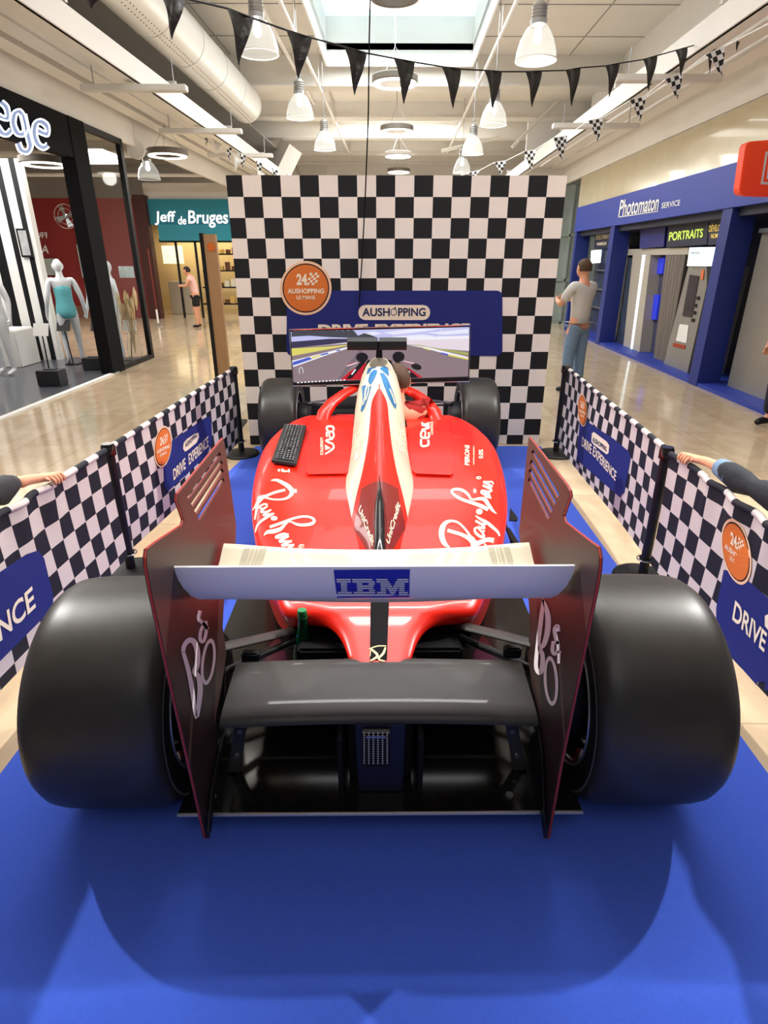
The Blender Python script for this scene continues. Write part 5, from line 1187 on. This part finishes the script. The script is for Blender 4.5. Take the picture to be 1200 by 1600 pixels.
b.build('lettering', mat('sign_white', (1, 1, 1), .5, emit=(.95, .97, 1), es=.8), js)
b = MB(); A = at(226, 352, DJ); B = at(249, 495, DJ); b.box((A.x, DJ-.15, 0), (B.x, DJ+.2, B2.z+1.0)); b.build('dark_pier', 'satin', js)
b = MB()
for x in (289, 318, 341): A = at(x, 495, DJ); b.box((A.x-.03, DJ-.03, 0), (A.x+.03, DJ+.03, 2.2))
A = at(249, 376, DJ); B = at(400, 376, DJ); b.box((A.x, DJ-.04, 2.1), (B.x, DJ+.04, 2.2)); b.build('door_frame', 'satin', js)
b = MB(); A = at(247, 495, 21.5); B = at(400, 495, 21.5); b.box((A.x-.6, 21.5, 0), (B.x, 21.6, 3.0)); b.build('interior_wall', mat('warm_shop_wall', hexc('d9c08d'), .7, emit=hexc('d9c08d'), es=.0), js)
b = MB(); A = at(252, 384, 20.8); B = at(287, 412, 20.8); b.box((A.x, 20.8, B.z), (B.x, 20.86, A.z)); b.build('menu_board', mat('lit_menu', (.9, .8, .5), .5, emit=(1, .88, .55), es=1.1), js)
b = MB(); A = at(262, 440, 20.2); B = at(300, 488, 20.2); b.box((A.x, 20.2, 0), (B.x, 20.7, A.z)); b.build('counter', mat('counter_grey', hexc('b5ab98'), .4), js, bevel=.02)
for r in range(4):
    A = at(318, 385+r*26, 20.6); B = at(400, 385+r*26, 20.6); b = MB(); b.box((A.x, 20.4, A.z-.25), (B.x, 20.75, A.z-.21)); sh = b.build('shelf', 'satin', js)
    for k in range(8):
        x = A.x+.12+k*.2; b = MB(); b.box((x, 20.45, A.z-.21), (x+.13, 20.6, A.z-.21+random.choice((.12, .18, .24)))); b.build('chocolate_box', random.choice((mat('box_gold', hexc('d9b061'), .5), mat('box_cream', hexc('efe6cf'), .5), mat('box_brown', hexc('6b4026'), .5))), sh)
b = MB(); A = at(205, 300, 18.6); B = at(224, 300, 18.6); b.box((A.x, 18.6, 0), (B.x, 18.9, 3.3)); tag(b.build('dark_column', mat('dark_maroon', (.06, .015, .012), .6)), 'dark maroon column left of the teal chocolate shop', 'column')
# red roll-up banner
D = 16.6; A = at(231, 389, D); B = at(252, 505, D); t = thing('rollup_banner', ((A.x+B.x)/2, D, 0), 'red roll-up banner standing left of the chocolate shop door', 'banner')
b = MB(); b.box((A.x, D, .05), (B.x-.08, D+.02, A.z)); b.build('print', mat('red_banner_print', hexc('a8402f'), .6, noise=.3, nscale=3), t); b = MB(); b.box((A.x-.02, D-.08, 0), (B.x, D+.1, .06)); b.build('base', 'lampmetal', t)
b = MB(); b.box((A.x+.02, D-.012, .07), (B.x-.1, D-.002, .42)); b.build('pale_panel', 'wp', t)
# bulkhead above the teal shop, pipes of the side aisle
b = MB(); A = at(228, 288, DJ+.2); b.box((A.x, DJ-.1, 3.2), (A.x+6, DJ+.4, 3.62)); struct('trim_13', b, 'wp')
for z, yy, lab in ((3.9, 16, 'thick white pipe crossing above the side aisle'), (3.55, 16.6, 'lower thin white pipe crossing above the side aisle')):
    b = MB(); b.tube([(-14, yy, z), (-4.2, yy, z)], .07 if z > 3.6 else .04, 12); tag(b.build('ceiling_pipe', 'wp', smooth=True), lab, 'pipe', 'pipes above the side aisle')
# totem sign left of the checkered wall
D = 6.2; A = at(318, 366, D); B = at(336, 366, D)
tt = thing('totem_sign', ((A.x+B.x)/2, D, 0), 'tall tan totem sign with black edge and small orange disc left of the checkered wall', 'sign')
b = MB(); b.box((B.x-.115, D, .03), (B.x, D+.06, A.z)); b.build('tan_face', 'wood', tt); b = MB(); b.box((B.x-.15, D-.01, .03), (B.x-.115, D+.07, A.z+.01)); b.build('black_edge', 'satin', tt)
b = MB(); b.box((B.x-.25, D-.1, 0), (B.x+.1, D+.18, .03)); b.build('base', 'satin', tt); b = MB(); c = at(330, 386, D-.005); b.lathe([(0, 0), (.04, 0), (.04, .004), (0, .004)], c-Vector((0, .002, 0)), 'y', 20); b.build('orange_disc', 'orange', tt)

# ================================================================ RIGHT SHOP (photo booths)
XR = 4.2; f5 = Fr(860, 200, .2874)
ps = thing('photo_shop_front', M(XR, 10, 0), 'blue fronted photo booth shop with white lettering along the right wall', 'shop front')
b = MB(); mbox(b, XR, XR+.14, 0, 15.5, 2.25, 2.76); b.build('fascia', 'sblue', ps)
for y0, y1, nm in ((8.30, 8.55, 'n'), (12.7, 12.95, 'm'), (15.35, 15.5, 'k')): b = MB(); mbox(b, XR+.02, XR+.34, y0, y1, 0, 2.26); b.build('pillar', mat('shop_blue_dark', hexc('22327f'), .5), ps)
b = MB(); mbox(b, XR+.10, XR+1.2, 0, 15.5, 2.15, 2.25); mbox(b, XR+1.1, XR+1.2, 0, 15.5, 0, 2.25); b.build('recess', mat('recess_navy', (.008, .01, .03), .6), ps)
b = MB(); mbox(b, XR+.03, XR+1.1, 0, 15.5, 0, .05); b.build('blue_plinth', 'sblue', ps)
hp = plane(M(XR, 10, 0), (1, -MS, 0)); b = MB(); T(b, 'Photomaton', f5(372, 482), (62, -10), (4, -26), hp, .012, step=500, bold=.015); T(b, 'SERVICE', f5(606, 438), (29, -5), (1, -9), hp, .01, step=500, bold=.01); Pg(b, [f5(372, 482), f5(590, 450), f5(590, 454), f5(372, 487)], hp, .01)
b.build('lettering', 'white', ps)
b = MB(); mbox(b, XR+.02, XR+.06, 0, 15.5, 2.76, 3.38); struct('wall_stone', b, mat('beige_stone', hexc('cbbf9f'), .18, noise=.12, nscale=3, coat=.4))
def splane(xp): return plane(M(xp, 10, 0), (1, -MS, 0))
def sprism(mb, pts, xp, depth=.06):
    P = [atm(*f5(*q), xp) for q in pts]; mb.prism(P, (depth, 0, 0)); return P
def sthing(name, label, cat, pts, xp, m, part, depth=.06, group=None):
    P = [atm(*f5(*q), xp) for q in pts]; c = sum(P, Vector((0, 0, 0)))/len(P); t = thing(name, c, label, cat, group); b = MB(); sprism(b, pts, xp, depth); b.build(part, m, t); return t
darkp = mat('sign_dark', (.012, .014, .045), .4); litblue = mat('lit_blue', hexc('2a36c0'), .4, emit=hexc('2a36c0'), es=.6)
t = sthing('hanging_sign', 'small dark sign with two lines of text in the far bay', 'sign', [(243, 575), (326, 565), (322, 652), (238, 658)], XR+.3, darkp, 'sign_box', .05, 'signs above the booths'); b = MB(); T(b, 'DEVELOPPEMENT', f5(248, 608), (21, -2), (1, -7), splane(XR+.3), .01, step=500, bold=.02); T(b, 'NUMERIQUE', f5(254, 642), (15, -1), (.5, -5.5), splane(XR+.3), .01, step=500, bold=.02); b.build('lettering', 'creamprint', t)
t = sthing('hanging_sign', 'unlit dark blue sign left of the green lettered one', 'sign', [(490, 546), (626, 530), (615, 645), (484, 656)], XR+.3, mat('dim_blue', (.012, .018, .16), .4), 'sign_box', .05, 'signs above the booths'); b = MB(); T(b, 'IDENTITE', f5(496, 612), (31, -3), (1, -9), splane(XR+.3), .01, step=500, bold=.02); b.build('lettering', mat('dim_text', (.05, .06, .35), .5), t)
t = sthing('hanging_sign', 'dark sign reading in yellow green above the booth machine', 'sign', [(642, 528), (860, 505), (850, 634), (630, 650)], XR+.3, darkp, 'sign_box', .05, 'signs above the booths'); b = MB(); T(b, 'PORTRAITS', f5(646, 615), (53, -6), (1.5, -14), splane(XR+.3), .01, step=500, bold=.02); b.build('lettering', mat('green_text', hexc('c5e05a'), .5, emit=hexc('c5e05a'), es=.7), t)
t = sthing('hanging_sign', 'dark sign with yellow two line text cut by the blue pillar', 'sign', [(866, 504), (980, 490), (972, 626), (855, 638)], XR+.3, darkp, 'sign_box', .05, 'signs above the booths'); b = MB(); T(b, 'DÉVELOPPEM', f5(864, 566), (30, -3), (1, -13), splane(XR+.3), .01, step=500, bold=.02); T(b, 'NUMERIQU', f5(874, 606), (25, -2), (1, -9), splane(XR+.3), .01, step=500, bold=.02); b.build('lettering', mat('amber_text', hexc('e0c060'), .5, emit=hexc('e0c060'), es=.4), t)
lit = mat('lit_display', (.8, .9, .95), .5, emit=(.8, .92, .96), es=1.0)
t = sthing('display_screen', 'pale lit display screen right above the booth machine', 'screen', [(756, 650), (938, 646), (916, 752), (742, 750)], XR+.2, lit, 'panel', .04, 'lit displays in the booths'); b = MB(); T(b, 'Identité', f5(764, 688), (14, -.5), (.5, -6), splane(XR+.2), .01, step=500, bold=.01); b.build('lettering', darkp, t)
sthing('display_screen', 'small pale lit display in the far bay', 'screen', [(222, 666), (270, 662), (263, 733), (217, 736)], XR+.3, lit, 'panel', .04, 'lit displays in the booths')
grey = mat('booth_grey', hexc('8f8b86'), .35, metal=.2, noise=.08, nscale=3); lgrey = mat('booth_light_grey', hexc('b5ada0'), .3, coat=.3); curtain = mat('curtain_grey', hexc('8a8078'), .8)
bo = thing('photo_booth', M(XR+.5, 10.5, 0), 'grey photo booth with pleated curtain and glass case in the middle bay', 'photo booth')
b = MB(); sprism(b, [(392, 660), (750, 650), (748, 688), (386, 692)], XR+.35, .5); b.build('booth_header', lgrey, bo)
b = MB(); sprism(b, [(448, 690), (545, 690), (475, 1290), (385, 1290)], XR+.35, .4); b.build('booth_side', lgrey, bo)
b = MB(); sprism(b, [(500, 690), (514, 690), (432, 1285), (424, 1285)], XR+.34, .01); b.build('bright_trim', lit, bo)
b = MB(); sprism(b, [(395, 705), (446, 705), (390, 1230), (340, 1230)], XR+.4, .3); b.build('glass_case', mat('case_dark', (.06, .08, .12), .15, noise=.6, nscale=7), bo)
b = MB(); sprism(b, [(556, 706), (620, 706), (606, 792), (545, 795)], XR+.5, .04); b.build('blue_panel', litblue, bo); b = MB(); sprism(b, [(530, 906), (590, 906), (570, 1042), (514, 1040)], XR+.5, .04); b.build('blue_panel', litblue, bo)
b = MB(); sprism(b, [(548, 690), (630, 690), (560, 1290), (480, 1290)], XR+.56, .04); b.build('booth_back', mat('booth_dark', hexc('4a4c66'), .4), bo)
b = MB()
TL, TR, BR_, BL_ = [atm(*f5(*q), XR+.36) for q in ((628, 690), (748, 690), (640, 1300), (556, 1300))]
def cf(u, v): 
    p = (TL*(1-u)+TR*u)*(1-v)+(BL_*(1-u)+BR_*u)*v; return p+Vector((.035*math.sin(u*42), 0, 0))
b.grid(cf, 70, 6); b.grid(lambda u, v: cf(u, v)+Vector((.01, 0, 0)), 70, 6); b.build('curtain', curtain, bo, smooth=True)
ma = thing('booth_machine', M(XR+.4, 9.2, 0), 'grey booth machine with slanted dark screen and red slot beside the blue pillar', 'machine')
b = MB(); sprism(b, [(750, 752), (892, 752), (760, 1352), (608, 1312)], XR+.25, .5); b.build('cabinet', grey, ma)
b = MB(); sprism(b, [(892, 752), (902, 850), (756, 1352), (740, 1350), (850, 860), (850, 752)], XR+.24, .01); b.build('dark_side', 'satin', ma)
b = MB(); sprism(b, [(757, 797), (808, 806), (768, 1030), (716, 1022)], XR+.24, .01); b.build('screen', mat('machine_screen', (.02, .015, .025), .1), ma)
b = MB(); sprism(b, [(702, 1066), (750, 1072), (738, 1170), (682, 1156)], XR+.24, .008); b.build('paper_notice', 'wp', ma)
b = MB(); sprism(b, [(668, 1168), (732, 1182), (728, 1202), (664, 1186)], XR+.24, .01); b.build('red_slot', mat('slot_red', hexc('a53a20'), .5), ma)
b = MB(); sprism(b, [(820, 770), (834, 772), (828, 825), (815, 822)], XR+.235, .01); b.build('orange_sticker', mat('sticker_orange', hexc('d8733c'), .5), ma)
for (x, y) in ((800, 925), (785, 965), (780, 1005), (772, 1045)): b = MB(); sprism(b, [(x-7, y-9), (x+7, y-9), (x+7, y+9), (x-7, y+9)], XR+.232, .015); b.build('button', 'satin', ma)
b = MB(); mbox(b, XR+.35, XR+1.0, 4.4, 8.1, .05, 1.95); bb = b.build('booth_cabin', mat('brushed_panel', hexc('9b958c'), .28, metal=.3, noise=.15, nscale=2)); tag(bb, 'plain grey booth cabin at the right edge beyond the blue pillar', 'photo booth')
b = MB(); mbox(b, XR+.3, XR+.36, 4.4, 8.1, 1.95, 2.0); tag(b.build('steel_rail', 'steel'), 'steel rail along the top of the plain booth cabin', 'rail')
rk = thing('display_rack', M(XR+.5, 14, 0), 'dim glass fronted display rack in the far blue bay', 'rack')
b = MB(); mbox(b, XR+.5, XR+.9, 13.1, 15.2, .05, 1.9); b.build('rack_body', mat('rack_dark', (.05, .06, .09), .2, noise=.7, nscale=6), rk)
for z in (.6, 1.0, 1.4): b = MB(); mbox(b, XR+.42, XR+.5, 13.1, 15.2, z, z+.03); b.build('rack_shelf', 'steel', rk)
# red light box sign at the right edge
D = 7.4; rsn = thing('red_sign', at(1190, 262, D), 'orange red rounded sign sticking out above the blue fascia at the right edge', 'sign')
P = [(1166, 226), (1171, 221), (1230, 216), (1230, 307), (1164, 305), (1157, 302), (1156, 294)]
b = MB(); b.prism([at(x, y, D) for x, y in P], (0, .14, 0)); b.build('sign_box', mat('sign_red', hexc('e0401a'), .4, emit=hexc('e0401a'), es=.25), rsn, bevel=.01)
hp = plane((0, D-.002, 0), (0, -1, 0)); b = MB(); Pg(b, [(1196, 237), (1230, 236), (1230, 290), (1188, 288)], hp, .004, step=500, holes=[[(1199, 241), (1228, 240), (1228, 286), (1192, 284)]]); Pg(b, [(1201, 246), (1228, 246), (1228, 280), (1197, 280)], hp, .004, step=500); b.build('sign_outline', 'wp', rsn)
# glazed wall beyond the photo shop
b = MB(); mbox(b, 3.2, 7.5, 17.2, 17.3, 0, 4.9); struct('wall_far_right', b, 'wp')
b = MB()
for x in (3.5, 4.0, 4.5, 5.0): mbox(b, x, x+.05, 17.1, 17.2, 0, 3.4)
for z in (0, 1.1, 2.2, 3.4): mbox(b, 3.3, 5.4, 17.1, 17.2, z, z+.06)
mbox(b, 3.3, 5.4, 17.16, 17.19, 0, 3.4); struct('window_2', b, mat('far_window', hexc('a9b5b0'), .15, noise=.3, nscale=3))

# ================================================================ PEOPLE
Jp = dict(waist=(0, .01, .61), chest=(0, .035, .71), neck=(0, .06, .82), skull=(0, .10, .875), crown=(0, .10, .935), nose=(0, .155, .865), chin=(0, .13, .845), shL=(-.10, .04, .785), shR=(.10, .04, .785), elL=(-.12, .10, .66), elR=(.12, .10, .66), wrL=(-.07, .19, .66), wrR=(.07, .19, .66))
figure('person', gp(310, 500, 16.2), 16.2, 1.55, PI/2, 'person in pale pink shirt and black shorts bending at the chocolate shop', 'person', 'skin', Jp, [shirt(mat('pink_shirt', hexc('eab8ac'), .8), Jp, .5), legs('shorts', mat('black_cloth', (.01, .01, .01), .9), Jp, .42, 1.15)], hair=mat('dark_hair', (.02, .014, .01), .8), shoe='satin')
Jj = dict(elL=(-.15, .06, .66), wrL=(-.08, .17, .68), elR=(.14, .08, .66), wrR=(.03, .17, .69), skull=(0, .02, .893), nose=(0, .075, .885))
figure('person', gp(893, 600, 7.9), 7.9, 1.70, .5, 'person in pale top and washed jeans standing behind the right barrier', 'person', 'skin', Jj, [shirt(mat('pale_top', hexc('c9c6c2'), .8), Jj, .9), legs('jeans', 'denim', Jj, .96, 1.1)], hair='hair', shoe='satin')
figure('person', 4.22, 6.1, 1.72, 1.9, 'person in dark clothes cut by the right edge of the picture', 'person', 'skin', None, [shirt(mat('black_top', (.012, .012, .014), .9), None, .95), legs('trousers', mat('dark_trousers', (.015, .02, .035), .9), None, .96, 1.1)], hair='hair', shoe='satin')
# driver sitting in the cockpit, head beside the air intake
hd = at(626, 600, 3.92); Hs = 1.7; px_, pz_ = hd.x-.02, hd.z
Jd = dict(pelvis=(0, .02, -.42), waist=(0, .0, -.34), chest=(0, -.02, -.21), neck=(0, -.01, -.075), skull=(0, .008, -.005), crown=(0, 0, .045), nose=(0, .06, 0), chin=(0, .035, -.03), shL=(-.10, 0, -.12), shR=(.10, 0, -.12), elL=(-.13, .10, -.25), elR=(.13, .10, -.25), wrL=(-.08, .22, -.22), wrR=(.08, .22, -.22),
          hiL=(-.055, .03, -.43), hiR=(.055, .03, -.43), knL=(-.06, .26, -.36), knR=(.06, .26, -.36), anL=(-.06, .45, -.44), anR=(.06, .45, -.44), toL=(-.06, .50, -.38), toR=(.06, .50, -.38))
Jd = {k: (v[0], v[1], (v[2]*.80)+pz_/Hs) for k, v in Jd.items()}
figure('person', px_, 3.92, Hs, 0, 'brown haired driver seated in the cockpit, head showing right of the air intake', 'person', 'skin', Jd, [shirt(mat('driver_top', hexc('a01a16'), .8), Jd, .6)], hair='hair')

# arms resting on the barriers from outside the picture
def proj(P):
    d = P-CO; z = d.dot(FWD); return 600+F*d.dot(RIGHT)/z, 800-F*d.dot(UP)/z
def find_u(Sf, px):
    lo, hi = 0, 1
    best = min((abs(proj(Sf(k/200, 0))[0]-px), k/200) for k in range(201)); return best[1]
def arm(Sf, pxs, label, out, slv, cuff=None, sh=None):
    """pxs: hand, wrist, sleeve start, far end pixel columns"""
    Pn = [Sf(find_u(Sf, p), 0) for p in pxs]; d = (Pn[-1]-Pn[0]).normalized(); o = Vector(out)
    side = 'R' if o.x > 0 else 'L'; ang = PI/2*o.x; h = 1.62; bx, by = sh[0]+.02*o.x, sh[1]-.16
    def loc(p): q = (Vector(p)-Vector((bx, by, 0))); c_, s_ = math.cos(-ang), math.sin(-ang); return ((q.x*c_-q.y*s_)/h, (q.x*s_+q.y*c_)/h, q.z/h)
    el = Pn[3]+Vector((0, 0, .06))+o*.07
    Ja = {'sh'+side: loc(sh), 'el'+side: loc(el)}
    t = figure('person', bx, by, h, ang, label, 'person', 'skin', Ja, [shirt(slv, Ja, .95), legs('trousers', 'denim', None, .96, 1.1)], hair='hair', shoe='satin', cut=side)
    hand = Pn[0]+Vector((0, 0, .035))+o*.01
    V = [Pn[1]+Vector((0, 0, .05))+o*.03, hand, Pn[2]+Vector((0, 0, .055))+o*.05]; E = [(0, 1), (0, 2)]; R = [(.026, .022), (.034, .016), (.032, .03)]
    for k in range(4):
        a = hand-d*(.035)+o*(-.012+.0*k)+d*(.020*k)-d*.01; a = hand+d*(.022*(k-2)); i = len(V)
        ln = (.030, .036, .034, .026)[k]
        V += [a-o*.022+Vector((0, 0, .006)), a-o*(.028+.008)-Vector((0, 0, .010)), a-o*.034-Vector((0, 0, .012+ln*.6))]; E += [(1, i), (i, i+1), (i+1, i+2)]; R += [(.010, .010), (.009, .009), (.0075, .0075)]
    i = len(V); V += [hand+d*.035-o*.0+Vector((0, 0, .008)), hand+d*.045-o*.03]; E += [(1, i), (i, i+1)]; R += [(.010, .010), (.009, .009)]
    vs, fs = skin_mesh(V, E, R, 2); m = MB(); m.add(vs, fs); m.build('forearm_and_hand', 'skin', t, smooth=True, angle=180)
    S0 = Pn[2]+Vector((0, 0, .055))+o*.05; S1 = Pn[3]+Vector((0, 0, .06))+o*.07
    n = 9; V = [S0.lerp(S1, k/(n-1))+Vector((0, 0, .01*math.sin(k*1.9)))+o*.01*math.cos(k*2.3) for k in range(n)]; m = MB(); m.tube(V, [.036]+[.046+.010*math.sin(k*2.1) for k in range(n-2)]+[.05], 14); m.build('sleeve', slv, t, smooth=True, angle=180)
    if cuff: m = MB(); m.tube([V[0].lerp(V[1], -.3), V[1].lerp(V[2], .4)], [.042, .05], 14); m.build('denim_cuff', cuff, t, smooth=True)
arm(SL2, (84, 66, 46, -60), 'person at the left edge with one hand resting on the checkered barrier', (-1, 0, 0), mat('dark_sleeve', (.03, .03, .035), .9), sh=(-1.98, 1.62, 1.26))
arm(SR2, (1074, 1092, 1104, 1240), 'person in dark jacket at the right edge leaning a hand on the barrier', (1, 0, 0), mat('dark_jacket', (.015, .018, .024), .85, bump=.5, bscale=20), 'denim', sh=(2.0, 1.78, 1.26))
